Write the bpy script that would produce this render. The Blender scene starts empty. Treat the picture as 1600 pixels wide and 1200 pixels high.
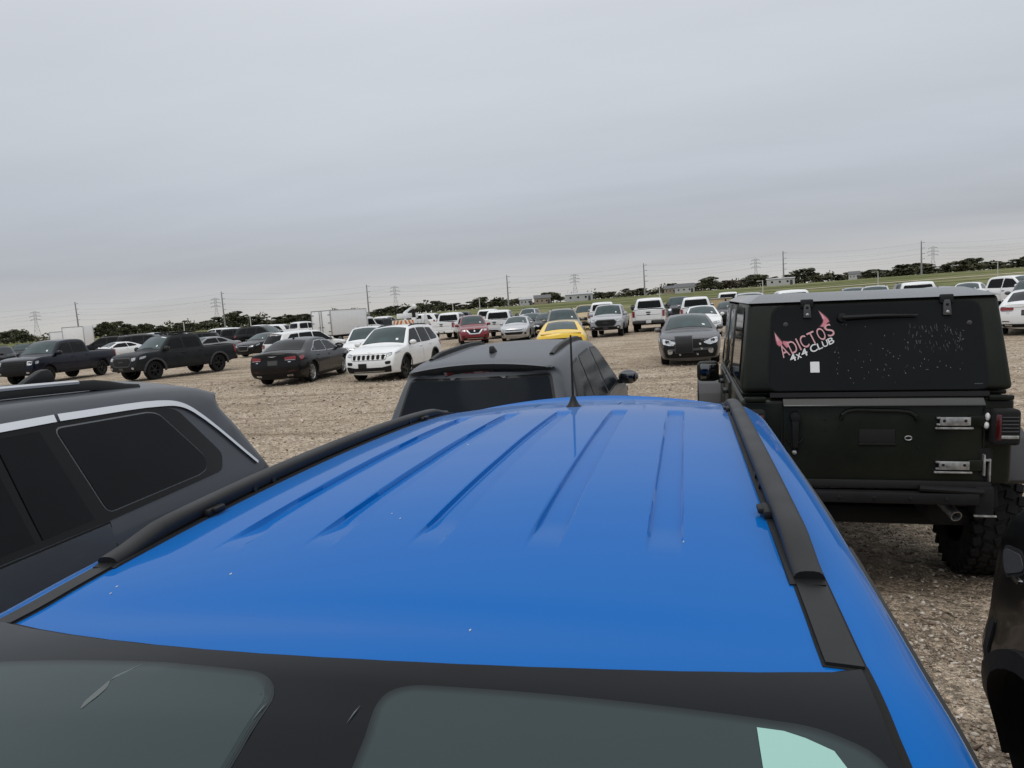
import bpy, bmesh, math, random
import numpy as np
from mathutils import Vector, Matrix
from mathutils.geometry import delaunay_2d_cdt

scene = bpy.context.scene
R_ = math.radians
rnd = random.Random(7)

# ------------------------------------------------------------------ camera
cam_data = bpy.data.cameras.new('camera')
cam = bpy.data.objects.new('camera', cam_data)
scene.collection.objects.link(cam)
cam_data.sensor_width = 36.0
cam_data.lens = 36.0 * 1120 / 1600
cam_data.clip_start = 0.02
cam_data.clip_end = 9000
CAMZ = 2.05
RX = (0.9699, 0.2335, -0.0684)      # image right, in world axes
RY = (-0.0412, -0.1195, -0.9920)    # image down
RZ = (-0.2398, 0.9650, -0.1063)     # view direction
m = Matrix((( RX[0], -RY[0], -RZ[0], 0.0),
            ( RX[1], -RY[1], -RZ[1], 0.0),
            ( RX[2], -RY[2], -RZ[2], CAMZ),
            (0, 0, 0, 1)))
cam.matrix_world = m
scene.camera = cam

# ------------------------------------------------------------------ view
scene.view_settings.view_transform = 'Standard'
scene.view_settings.look = 'None'
scene.view_settings.exposure = 0.0
scene.view_settings.gamma = 1.0
scene.view_settings.use_curve_mapping = False

# ------------------------------------------------------------------ sky and sun
SUN_EL, SUN_AZ = R_(58), R_(200)
world = bpy.data.worlds.new('World'); scene.world = world
world.use_nodes = True
nt = world.node_tree; N = nt.nodes; L = nt.links
N.clear()
out = N.new('ShaderNodeOutputWorld'); bg = N.new('ShaderNodeBackground')
sky = N.new('ShaderNodeTexSky'); sky.sky_type = 'NISHITA'; sky.sun_disc = False
sky.sun_elevation = SUN_EL; sky.sun_rotation = SUN_AZ
tc = N.new('ShaderNodeTexCoord')
sep = N.new('ShaderNodeSeparateXYZ'); L.new(tc.outputs['Generated'], sep.inputs[0])
ramp = N.new('ShaderNodeValToRGB'); L.new(sep.outputs['Z'], ramp.inputs[0])
cr = ramp.color_ramp
stops = [(0.0, (5.75, 5.6, 5.3)), (0.03, (5.3, 5.3, 5.35)), (0.075, (4.45, 4.65, 5.05)), (0.155, (5.2, 5.55, 6.1)),
         (0.24, (5.85, 6.2, 6.7)), (0.36, (6.5, 6.85, 7.35)), (0.6, (9.6, 9.9, 10.4)), (1.0, (12.0, 12.0, 12.0))]
while len(cr.elements) < len(stops): cr.elements.new(0.5)
for e, (p, c) in zip(cr.elements, stops): e.position = p; e.color = (*[v / 12 for v in c], 1)
# streaky stratus: noise stretched along the horizon on a flat cloud deck
zc = N.new('ShaderNodeMath'); zc.operation = 'MAXIMUM'; zc.inputs[1].default_value = 0.03; L.new(sep.outputs['Z'], zc.inputs[0])
zd = N.new('ShaderNodeMath'); zd.operation = 'ADD'; zd.inputs[1].default_value = 0.10; L.new(zc.outputs[0], zd.inputs[0])
div = N.new('ShaderNodeVectorMath'); div.operation = 'DIVIDE'
cmb = N.new('ShaderNodeCombineXYZ')
for k in range(3): L.new(zd.outputs[0], cmb.inputs[k])
L.new(tc.outputs['Generated'], div.inputs[0]); L.new(cmb.outputs[0], div.inputs[1])
mp = N.new('ShaderNodeMapping'); mp.inputs['Scale'].default_value = (0.55, 1.25, 0.0); mp.inputs['Rotation'].default_value = (0, 0, R_(14))
L.new(div.outputs[0], mp.inputs['Vector'])
n1 = N.new('ShaderNodeTexNoise'); n1.inputs['Scale'].default_value = 0.85; n1.inputs['Detail'].default_value = 5; n1.inputs['Roughness'].default_value = 0.5
L.new(mp.outputs[0], n1.inputs['Vector'])
mr = N.new('ShaderNodeMapRange'); mr.inputs['From Min'].default_value = 0.3; mr.inputs['From Max'].default_value = 0.7
mr.inputs['To Min'].default_value = 0.945; mr.inputs['To Max'].default_value = 1.055
L.new(n1.outputs['Fac'], mr.inputs['Value'])
mul = N.new('ShaderNodeVectorMath'); mul.operation = 'SCALE'; L.new(ramp.outputs[0], mul.inputs[0])
sc12 = N.new('ShaderNodeMath'); sc12.operation = 'MULTIPLY'; sc12.inputs[1].default_value = 12.0; L.new(mr.outputs[0], sc12.inputs[0])
L.new(sc12.outputs[0], mul.inputs['Scale'])
mix = N.new('ShaderNodeMixRGB'); mix.inputs['Fac'].default_value = 0.96
L.new(sky.outputs[0], mix.inputs['Color1']); L.new(mul.outputs[0], mix.inputs['Color2'])
L.new(mix.outputs[0], bg.inputs['Color']); bg.inputs['Strength'].default_value = 0.1
L.new(bg.outputs[0], out.inputs['Surface'])

sun_d = bpy.data.lights.new('sun', 'SUN'); sun_d.energy = 0.7; sun_d.angle = R_(25); sun_d.color = (1.0, 0.97, 0.93)
sun = bpy.data.objects.new('sun', sun_d); scene.collection.objects.link(sun)
sdir = Vector((math.sin(SUN_AZ) * math.cos(SUN_EL), math.cos(SUN_AZ) * math.cos(SUN_EL), math.sin(SUN_EL)))
sun.rotation_euler = sdir.to_track_quat('Z', 'Y').to_euler()

# ------------------------------------------------------------------ materials
def new_mat(name):
    mt = bpy.data.materials.new(name); mt.use_nodes = True
    b = mt.node_tree.nodes['Principled BSDF']
    return mt, mt.node_tree, b
def setp(b, **kw):
    for k, v in kw.items():
        b.inputs[k.replace('_', ' ')].default_value = v
def simple(name, rgb, rough=0.5, metal=0.0, spec=0.5, coat=0.0, var=0.0, vscale=6.0, bump=0.0, bscale=200.0, coord='Object'):
    mt, t, b = new_mat(name)
    setp(b, Base_Color=(*rgb, 1), Roughness=rough, Metallic=metal, Specular_IOR_Level=spec)
    if coat: setp(b, Coat_Weight=coat, Coat_Roughness=0.03)
    if var or bump:
        c = t.nodes.new('ShaderNodeTexCoord')
    if var:
        n = t.nodes.new('ShaderNodeTexNoise'); n.inputs['Scale'].default_value = vscale; n.inputs['Detail'].default_value = 6
        t.links.new(c.outputs[coord], n.inputs['Vector'])
        r = t.nodes.new('ShaderNodeMapRange'); r.inputs['From Min'].default_value = 0.3; r.inputs['From Max'].default_value = 0.7
        r.inputs['To Min'].default_value = 1 - var; r.inputs['To Max'].default_value = 1 + var
        t.links.new(n.outputs['Fac'], r.inputs['Value'])
        s = t.nodes.new('ShaderNodeVectorMath'); s.operation = 'SCALE'; s.inputs[0].default_value = rgb
        t.links.new(r.outputs[0], s.inputs['Scale']); t.links.new(s.outputs[0], b.inputs['Base Color'])
        r2 = t.nodes.new('ShaderNodeMapRange'); r2.inputs['From Min'].default_value = 0.3; r2.inputs['From Max'].default_value = 0.7
        r2.inputs['To Min'].default_value = rough * (1 - var * .5); r2.inputs['To Max'].default_value = min(1, rough * (1 + var))
        t.links.new(n.outputs['Fac'], r2.inputs['Value']); t.links.new(r2.outputs[0], b.inputs['Roughness'])
    if bump:
        n2 = t.nodes.new('ShaderNodeTexNoise'); n2.inputs['Scale'].default_value = bscale; n2.inputs['Detail'].default_value = 3
        t.links.new(c.outputs[coord], n2.inputs['Vector'])
        bm_ = t.nodes.new('ShaderNodeBump'); bm_.inputs['Strength'].default_value = bump; bm_.inputs['Distance'].default_value = 0.01
        t.links.new(n2.outputs['Fac'], bm_.inputs['Height']); t.links.new(bm_.outputs[0], b.inputs['Normal'])
    return mt
def paint(name, rgb, metal=0.0, rough=0.35, coat=0.8, dust=0.10, dustrgb=(0.30, 0.27, 0.23), crough=0.06, spec=0.35):
    """car paint with clear coat and a light film of lot dust gathering in streaks and low on the sides"""
    mt, t, b = new_mat(name)
    setp(b, Roughness=rough, Metallic=metal, Coat_Weight=coat, Coat_Roughness=crough, Specular_IOR_Level=spec)
    c = t.nodes.new('ShaderNodeTexCoord')
    n = t.nodes.new('ShaderNodeTexNoise'); n.inputs['Scale'].default_value = 2.2; n.inputs['Detail'].default_value = 9; n.inputs['Roughness'].default_value = 0.65
    t.links.new(c.outputs['Object'], n.inputs['Vector'])
    r = t.nodes.new('ShaderNodeMapRange'); r.inputs['From Min'].default_value = 0.35; r.inputs['From Max'].default_value = 0.8
    r.inputs['To Min'].default_value = 0.0; r.inputs['To Max'].default_value = dust * 1.6
    t.links.new(n.outputs['Fac'], r.inputs['Value'])
    s = t.nodes.new('ShaderNodeSeparateXYZ'); t.links.new(c.outputs['Object'], s.inputs[0])
    low = t.nodes.new('ShaderNodeMapRange'); low.inputs['From Min'].default_value = 0.25; low.inputs['From Max'].default_value = 0.8
    low.inputs['To Min'].default_value = dust * 1.5; low.inputs['To Max'].default_value = 0.0
    t.links.new(s.outputs['Z'], low.inputs['Value'])
    add = t.nodes.new('ShaderNodeMath'); add.operation = 'ADD'; add.use_clamp = True
    t.links.new(r.outputs[0], add.inputs[0]); t.links.new(low.outputs[0], add.inputs[1])
    mx = t.nodes.new('ShaderNodeMixRGB'); mx.inputs['Color1'].default_value = (*rgb, 1); mx.inputs['Color2'].default_value = (*dustrgb, 1)
    t.links.new(add.outputs[0], mx.inputs['Fac']); t.links.new(mx.outputs[0], b.inputs['Base Color'])
    cw = t.nodes.new('ShaderNodeMath'); cw.operation = 'MULTIPLY_ADD'; cw.inputs[1].default_value = -coat * 0.8; cw.inputs[2].default_value = coat
    t.links.new(add.outputs[0], cw.inputs[0]); t.links.new(cw.outputs[0], b.inputs['Coat Weight'])
    return mt

M = {}
M['PAINT'] = simple('paint_placeholder', (.5, .5, .5))
M['glass'] = simple('tinted_glass', (0.009, 0.0105, 0.0115), 0.05, 0, 0.22, 0.0, 0.15, 3)
M['privacy'] = simple('privacy_glass', (0.013, 0.016, 0.020), 0.10, 0, 0.08, 0.0, 0.10, 3)
M['privacy'].node_tree.nodes['Principled BSDF'].inputs['IOR'].default_value = 1.2
M['glass'].node_tree.nodes['Principled BSDF'].inputs['IOR'].default_value = 1.32
M['shield'] = simple('windshield_glass', (0.022, 0.045, 0.049), 0.05, 0, 0.36, 0.0, 0.35, 2.2)
M['black'] = simple('black_plastic', (0.010, 0.010, 0.011), 0.55, 0, 0.25, 0, 0.2, 5)
M['satin'] = simple('satin_black_trim', (0.011, 0.0115, 0.012), 0.45, 0, 0.28, 0, 0.15, 9)
M['dark'] = simple('underbody_black', (0.008, 0.008, 0.008), 0.9)
M['gap'] = simple('panel_gap', (0.004, 0.004, 0.004), 0.9)
M['rubber'] = simple('tyre_rubber', (0.013, 0.013, 0.013), 0.8, 0, 0.2, 0, 0.4, 12)
M['chrome'] = simple('chrome', (0.72, 0.72, 0.73), 0.16, 1.0)
M['alloy'] = simple('alloy_wheel', (0.42, 0.42, 0.43), 0.32, 0.9)
M['blackrim'] = simple('black_wheel', (0.014, 0.014, 0.015), 0.35, 0.3)
M['lens'] = simple('headlight_lens', (0.42, 0.44, 0.46), 0.12, 0.35, 0.6, 0.5, 0.5, 14)
M['red'] = simple('tail_lens', (0.22, 0.008, 0.010), 0.12, 0, 0.6, 0.4)
M['darkred'] = simple('smoked_red_lens', (0.06, 0.006, 0.008), 0.15, 0, 0.6, 0.3)
M['amber'] = simple('amber_lens', (0.55, 0.17, 0.02), 0.2)
M['white'] = simple('white_plastic', (0.75, 0.75, 0.74), 0.45)
M['paper'] = simple('paper_label', (0.78, 0.78, 0.77), 0.8)
M['plate'] = simple('plate_metal', (0.62, 0.63, 0.62), 0.5, 0.1)
M['darkplate'] = simple('blank_plate', (0.05, 0.05, 0.052), 0.5)
M['greyplastic'] = simple('grey_plastic', (0.06, 0.06, 0.063), 0.6, 0, 0.3, 0, 0.15, 6)
M['mirror'] = simple('mirror_glass', (0.16, 0.165, 0.165), 0.05, 1.0)
M['gloss'] = simple('gloss_black_trim', (0.006, 0.0065, 0.007), 0.10, 0, 0.2)
M['liner'] = simple('bed_liner', (0.02, 0.02, 0.02), 0.8)
M['steel'] = simple('zinc_steel', (0.42, 0.42, 0.41), 0.42, 0.75, 0.5, 0, 0.3, 30)
M['orange'] = simple('orange_reflective', (0.52, 0.13, 0.03), 0.5)
M['cream'] = simple('cream_reflective', (0.72, 0.66, 0.55), 0.5)

P = {}
P['white'] = paint('white_paint', (0.76, 0.77, 0.77), 0, 0.4, 0.6, 0.06)
P['silver'] = paint('silver_paint', (0.50, 0.51, 0.52), 0.6, 0.35, 0.7, 0.10)
P['black'] = paint('black_paint', (0.0025, 0.003, 0.0035), 0, 0.35, 0.75, 0.012, spec=0.10)
P['darkplum'] = paint('dark_plum_paint', (0.0045, 0.004, 0.005), 0.2, 0.35, 0.75, 0.012, spec=0.10)
P['navy'] = paint('navy_paint', (0.002, 0.004, 0.014), 0.2, 0.35, 0.75, 0.012, spec=0.10)
P['charcoal'] = paint('charcoal_paint', (0.013, 0.016, 0.018), 0.2, 0.5, 0.2, 0.03, spec=0.10)
P['red'] = paint('red_paint', (0.19, 0.006, 0.014), 0.4, 0.32, 0.8, 0.03)
P['maroon'] = paint('maroon_paint', (0.045, 0.008, 0.012), 0.3, 0.35, 0.8, 0.06, spec=0.10)
P['yellow'] = paint('yellow_paint', (0.80, 0.52, 0.02), 0, 0.35, 0.7, 0.05)
P['grey'] = paint('grey_paint', (0.20, 0.205, 0.21), 0.4, 0.38, 0.7, 0.12)
P['olivegrey'] = paint('sand_grey_paint', (0.17, 0.165, 0.145), 0.5, 0.38, 0.7, 0.14)
P['teal'] = paint('dark_teal_paint', (0.02, 0.035, 0.035), 0.4, 0.35, 0.8, 0.10, spec=0.10)
P['cement'] = paint('pale_grey_paint', (0.38, 0.39, 0.41), 0.1, 0.38, 0.7, 0.1)
P['tan'] = paint('tan_paint', (0.42, 0.32, 0.17), 0, 0.5, 0.2, 0.1)
P['graphite'] = paint('graphite_paint', (0.056, 0.063, 0.074), 0.2, 0.5, 0.30, 0.03)
P['slate'] = paint('slate_paint', (0.060, 0.064, 0.072), 0.45, 0.40, 0.6, 0.10)
P['army'] = paint('army_green_paint', (0.0085, 0.0108, 0.0075), 0.0, 0.5, 0.22, 0.05, (0.14, 0.14, 0.11), 0.15, 0.1)
P['armyroof'] = paint('army_green_roof_paint', (0.0065, 0.0085, 0.0055), 0.0, 0.5, 1.0, 0.06, (0.14, 0.14, 0.11), 0.10, 0.2)
P['blue'] = paint('bright_blue_paint', (0.0002, 0.112, 0.405), 0.0, 0.4, 0.55, 0.004, (0.30, 0.31, 0.33), 0.05, 0.0)
_b = P['blue'].node_tree.nodes['Principled BSDF']; _b.inputs['Sheen Weight'].default_value = 0.45; _b.inputs['Sheen Roughness'].default_value = 0.22; _b.inputs['Sheen Tint'].default_value = (.80, .86, .92, 1)
for k_ in ('black', 'darkplum', 'navy', 'charcoal', 'maroon', 'teal'): P[k_].node_tree.nodes['Principled BSDF'].inputs['Coat IOR'].default_value = 1.32
P['blue'].node_tree.nodes['Principled BSDF'].inputs['Coat IOR'].default_value = 1.31

# ------------------------------------------------------------------ scene objects
COL = scene.collection
def tag(o, label=None, cat=None, group=None, kind=None):
    if label: o['label'] = label
    if cat: o['category'] = cat
    if group: o['group'] = group
    if kind: o['kind'] = kind
    return o
def empty(name, loc=(0, 0, 0), yaw=0.0, roll=0.0):
    o = bpy.data.objects.new(name, None); COL.objects.link(o)
    o.empty_display_size = 0.3
    o.location = loc; o.rotation_euler = (roll, 0, yaw)
    return o
def link(name, mesh, parent=None, loc=(0, 0, 0), rot=(0, 0, 0)):
    o = bpy.data.objects.new(name, mesh); COL.objects.link(o)
    if parent: o.parent = parent
    o.location = loc; o.rotation_euler = rot
    return o
def mesh_from(verts, faces, mats, fmat=None, angle=38, merge=0.0, smooth=True, name='mesh'):
    me = bpy.data.meshes.new(name)
    me.from_pydata([tuple(map(float, v)) for v in verts], [], [tuple(int(i) for i in f) for f in faces])
    for mt in mats: me.materials.append(mt)
    if fmat is not None:
        for p, i in zip(me.polygons, fmat): p.material_index = int(i)
    bm = bmesh.new(); bm.from_mesh(me)
    if merge: bmesh.ops.remove_doubles(bm, verts=bm.verts, dist=merge)
    bmesh.ops.recalc_face_normals(bm, faces=bm.faces)
    bm.to_mesh(me); bm.free()
    if smooth:
        me.polygons.foreach_set('use_smooth', [True] * len(me.polygons))
        me.set_sharp_from_angle(angle=R_(angle))
    me.update()
    return me

class MB:
    """collects simple solids into one mesh"""
    def __init__(s): s.v = []; s.f = []; s.m = []; s.mats = []
    def mi(s, mat):
        if mat not in s.mats: s.mats.append(mat)
        return s.mats.index(mat)
    def add(s, verts, faces, mat):
        o = len(s.v); k = s.mi(mat)
        s.v += [tuple(v) for v in verts]
        for f in faces: s.f.append(tuple(i + o for i in f)); s.m.append(k)
    def bm(s, bm, mat, mtx=None):
        bm.verts.index_update()
        vs = [(mtx @ v.co if mtx else v.co.copy()) for v in bm.verts]
        s.add(vs, [[v.index for v in f.verts] for f in bm.faces], mat); bm.free()
    def box(s, c, d, mat, bev=0.0, seg=2, rot=None):
        bm = bmesh.new(); bmesh.ops.create_cube(bm, size=1.0)
        bmesh.ops.scale(bm, vec=d, verts=bm.verts)
        if bev: bmesh.ops.bevel(bm, geom=bm.edges[:], offset=bev, segments=seg, affect='EDGES', profile=0.5)
        mt = Matrix.Translation(c)
        if rot is not None: mt = mt @ rot
        s.bm(bm, mat, mt); return s
    def hexa(s, c8, mat, bev=0.0, seg=2):
        bm = bmesh.new(); vs = [bm.verts.new(c) for c in c8]
        for f in ((0, 3, 2, 1), (4, 5, 6, 7), (0, 1, 5, 4), (1, 2, 6, 5), (2, 3, 7, 6), (3, 0, 4, 7)): bm.faces.new([vs[i] for i in f])
        if bev: bmesh.ops.bevel(bm, geom=bm.edges[:], offset=bev, segments=seg, affect='EDGES', profile=0.5)
        s.bm(bm, mat); return s
    def prism(s, poly, axis, a, b, mat, bev=0.0, seg=2):
        """extrude a 2D polygon along an axis from a to b; axis x: poly (y,z); y: (x,z); z: (x,y)"""
        def P3(p, t): return {'x': (t, p[0], p[1]), 'y': (p[0], t, p[1]), 'z': (p[0], p[1], t)}[axis]
        bm = bmesh.new(); n = len(poly)
        A = [bm.verts.new(P3(p, a)) for p in poly]; B = [bm.verts.new(P3(p, b)) for p in poly]
        bm.faces.new(A); bm.faces.new(B[::-1])
        for i in range(n): bm.faces.new((A[i], B[i], B[(i + 1) % n], A[(i + 1) % n]))
        bmesh.ops.recalc_face_normals(bm, faces=bm.faces)
        if bev: bmesh.ops.bevel(bm, geom=bm.edges[:], offset=bev, segments=seg, affect='EDGES', profile=0.5)
        s.bm(bm, mat); return s
    def tube(s, pts, r, mat, n=8, r2=None, cap=True):
        pts = [Vector(p) for p in pts]; rs = r if isinstance(r, (list, tuple)) else [r + ((r2 if r2 is not None else r) - r) * i / max(1, len(pts) - 1) for i in range(len(pts))]
        V = []; F = []
        up = Vector((0, 0, 1))
        for i, p in enumerate(pts):
            d = (pts[min(i + 1, len(pts) - 1)] - pts[max(i - 1, 0)]).normalized()
            u = up if abs(d.z) < 0.95 else Vector((1, 0, 0))
            a = d.cross(u).normalized(); b = d.cross(a).normalized()
            for k in range(n):
                t = 2 * math.pi * k / n; V.append(p + (a * math.cos(t) + b * math.sin(t)) * rs[i])
        for i in range(len(pts) - 1):
            for k in range(n): F.append((i * n + k, i * n + (k + 1) % n, (i + 1) * n + (k + 1) % n, (i + 1) * n + k))
        if cap: F.append(tuple(range(n))[::-1]); F.append(tuple(range((len(pts) - 1) * n, len(pts) * n)))
        s.add(V, F, mat); return s
    def sweep(s, pts, prof, mat, side=(0, 1, 0)):
        """sweep a closed 2D profile (u along side, w up) along pts"""
        side = Vector(side); V = []; F = []; n = len(prof); pts = [Vector(p) for p in pts]
        for i, p in enumerate(pts):
            d = (pts[min(i + 1, len(pts) - 1)] - pts[max(i - 1, 0)]).normalized()
            w = d.cross(side).normalized()
            if w.z < 0: w = -w
            for q in prof: V.append(p + side * q[0] + w * q[1])
        for i in range(len(pts) - 1):
            for k in range(n): F.append((i * n + k, i * n + (k + 1) % n, (i + 1) * n + (k + 1) % n, (i + 1) * n + k))
        F.append(tuple(range(n))[::-1]); F.append(tuple(range((len(pts) - 1) * n, len(pts) * n)))
        s.add(V, F, mat); return s
    def lathe(s, prof, mat, n=28, axis='y', caps=False):
        """revolve (r, t) about an axis"""
        V = []; F = []; k = len(prof)
        for i in range(n):
            a = 2 * math.pi * i / n
            for r, t in prof:
                c, q = r * math.cos(a), r * math.sin(a)
                V.append({'y': (c, t, q), 'z': (c, q, t), 'x': (t, c, q)}[axis])
        for i in range(n):
            j = (i + 1) % n
            for p in range(k - 1): F.append((i * k + p, j * k + p, j * k + p + 1, i * k + p + 1))
        if caps:
            F.append(tuple(i * k for i in range(n))); F.append(tuple(i * k + k - 1 for i in range(n))[::-1])
        s.add(V, F, mat); return s
    def ball(s, c, d, mat, seg=14, rings=9):
        bm = bmesh.new(); bmesh.ops.create_uvsphere(bm, u_segments=seg, v_segments=rings, radius=1.0)
        s.bm(bm, mat, Matrix.Translation(c) @ Matrix.Diagonal((*d, 1))); return s
    def mesh(s, angle=38, merge=0.0, smooth=True):
        return mesh_from(s.v, s.f, s.mats, s.m, angle, merge, smooth)
    def build(s, name, parent=None, loc=(0, 0, 0), rot=(0, 0, 0), angle=38, smooth=True):
        return link(name, s.mesh(angle, 0.0, smooth), parent, loc, rot)

# ------------------------------------------------------------------ 2D helpers
def chaikin(poly, n=2, closed=True):
    p = np.array(poly, float)
    for _ in range(n):
        q = np.roll(p, -1, 0)
        p = np.stack([p * .75 + q * .25, p * .25 + q * .75], 1).reshape(-1, 2)
    return p
def rounded(poly, r, k=5):
    p = np.array(poly, float); n = len(p); o = []
    for i in range(n):
        a, b, c = p[i - 1], p[i], p[(i + 1) % n]
        la, lc = np.linalg.norm(a - b), np.linalg.norm(c - b)
        if la < 1e-6 or lc < 1e-6: continue
        q = min(r, la * .45, lc * .45); u = b + (a - b) / la * q; v = b + (c - b) / lc * q
        cs = ((a - b) @ (c - b)) / (la * lc)
        if cs < -.97: o.append(b); continue
        for t in np.linspace(0, 1, k): o.append((1 - t) ** 2 * u + 2 * t * (1 - t) * b + t * t * v)
    return np.array(o)
RAD = {0: 0, 1: .028, 2: .055}
def soft(poly, lvl): return rounded(poly, RAD[lvl]) if lvl else np.array(poly, float)
def crom(pts, k=6):
    """smooth open curve through points; a third item 1 makes a corner"""
    spans = [[]]
    for i, p in enumerate(pts):
        spans[-1].append(np.array(p[:2], float))
        if len(p) > 2 and 0 < i < len(pts) - 1: spans.append([np.array(p[:2], float)])
    res = []
    for sp in spans:
        if len(sp) == 2:
            seg = [sp[0] + (sp[1] - sp[0]) * t for t in np.linspace(0, 1, 4)]
        else:
            e = [2 * sp[0] - sp[1]] + sp + [2 * sp[-1] - sp[-2]]
            seg = []
            for i in range(1, len(e) - 2):
                p0, p1, p2, p3 = e[i - 1:i + 3]
                t0 = 0; t1 = t0 + np.linalg.norm(p1 - p0) ** .5; t2 = t1 + np.linalg.norm(p2 - p1) ** .5; t3 = t2 + np.linalg.norm(p3 - p2) ** .5
                for t in np.linspace(t1, t2, k, endpoint=False):
                    A1 = (t1 - t) / (t1 - t0) * p0 + (t - t0) / (t1 - t0) * p1
                    A2 = (t2 - t) / (t2 - t1) * p1 + (t - t1) / (t2 - t1) * p2
                    A3 = (t3 - t) / (t3 - t2) * p2 + (t - t2) / (t3 - t2) * p3
                    B1 = (t2 - t) / (t2 - t0) * A1 + (t - t0) / (t2 - t0) * A2
                    B2 = (t3 - t) / (t3 - t1) * A2 + (t - t1) / (t3 - t1) * A3
                    seg.append((t2 - t) / (t2 - t1) * B1 + (t - t1) / (t2 - t1) * B2)
            seg.append(sp[-1])
        res += seg if not res else seg[1:]
    return np.array(res)
def resample(p, step, closed=False):
    if closed: p = np.vstack([p, p[:1]])
    o = []
    for a, b in zip(p[:-1], p[1:]):
        n = max(1, int(np.ceil(np.linalg.norm(b - a) / step)))
        for i in range(n): o.append(a + (b - a) * i / n)
    if not closed: o.append(p[-1])
    return np.array(o)
def dist_poly(pts, line):
    a = line[:-1][None]; b = line[1:][None]; p = pts[:, None]
    ab = b - a; t = ((p - a) * ab).sum(-1) / np.maximum((ab ** 2).sum(-1), 1e-12)
    t = np.clip(t, 0, 1)
    return np.sqrt((((a + ab * t[..., None]) - p) ** 2).sum(-1).min(1))
def inside(pts, poly):
    x, y = pts[:, 0][:, None], pts[:, 1][:, None]
    x0, y0 = poly[:, 0][None], poly[:, 1][None]; x1, y1 = np.roll(poly[:, 0], -1)[None], np.roll(poly[:, 1], -1)[None]
    c = ((y0 > y) != (y1 > y)) & (x < (x1 - x0) * (y - y0) / np.where(y1 == y0, 1e-9, y1 - y0) + x0)
    return c.sum(1) % 2 == 1
def grow(poly, e):
    p = np.array(poly, float); a = np.roll(p, 1, 0); b = np.roll(p, -1, 0)
    area = (p[:, 0] * b[:, 1] - b[:, 0] * p[:, 1]).sum()
    d1 = p - a; d2 = b - p
    d1 /= np.maximum(np.linalg.norm(d1, axis=1), 1e-9)[:, None]; d2 /= np.maximum(np.linalg.norm(d2, axis=1), 1e-9)[:, None]
    n1 = np.c_[d1[:, 1], -d1[:, 0]]; n2 = np.c_[d2[:, 1], -d2[:, 0]]
    n = n1 + n2; n /= np.maximum(np.linalg.norm(n, axis=1), 1e-9)[:, None]
    k = 1 / np.maximum((n * n1).sum(1), .5)
    return p + n * (e * k)[:, None] * (1 if area > 0 else -1)
def triangulate(poly, g, extra=None):
    """poly: boundary; fills with an interior grid of spacing g"""
    b = resample(np.array(poly, float), g, True)
    lo, hi = b.min(0), b.max(0)
    pts = np.zeros((0, 2))
    if g < max(hi - lo):
        X, Z = np.meshgrid(np.arange(lo[0] + g * .5, hi[0], g), np.arange(lo[1] + g * .5, hi[1], g))
        q = np.c_[X.ravel(), Z.ravel()]
        q = q[inside(q, b)] if len(q) else q
        if len(q): pts = q[dist_poly(q, np.vstack([b, b[:1]])) > g * .45]
    if extra is not None and len(extra): pts = np.vstack([pts, extra])
    allp = np.vstack([b, pts])
    r = delaunay_2d_cdt([Vector(p) for p in allp], [], [list(range(len(b)))], 1, 1e-6)
    return np.array([list(v) for v in r[0]]), [tuple(f) for f in r[2]], len(b)
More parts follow.
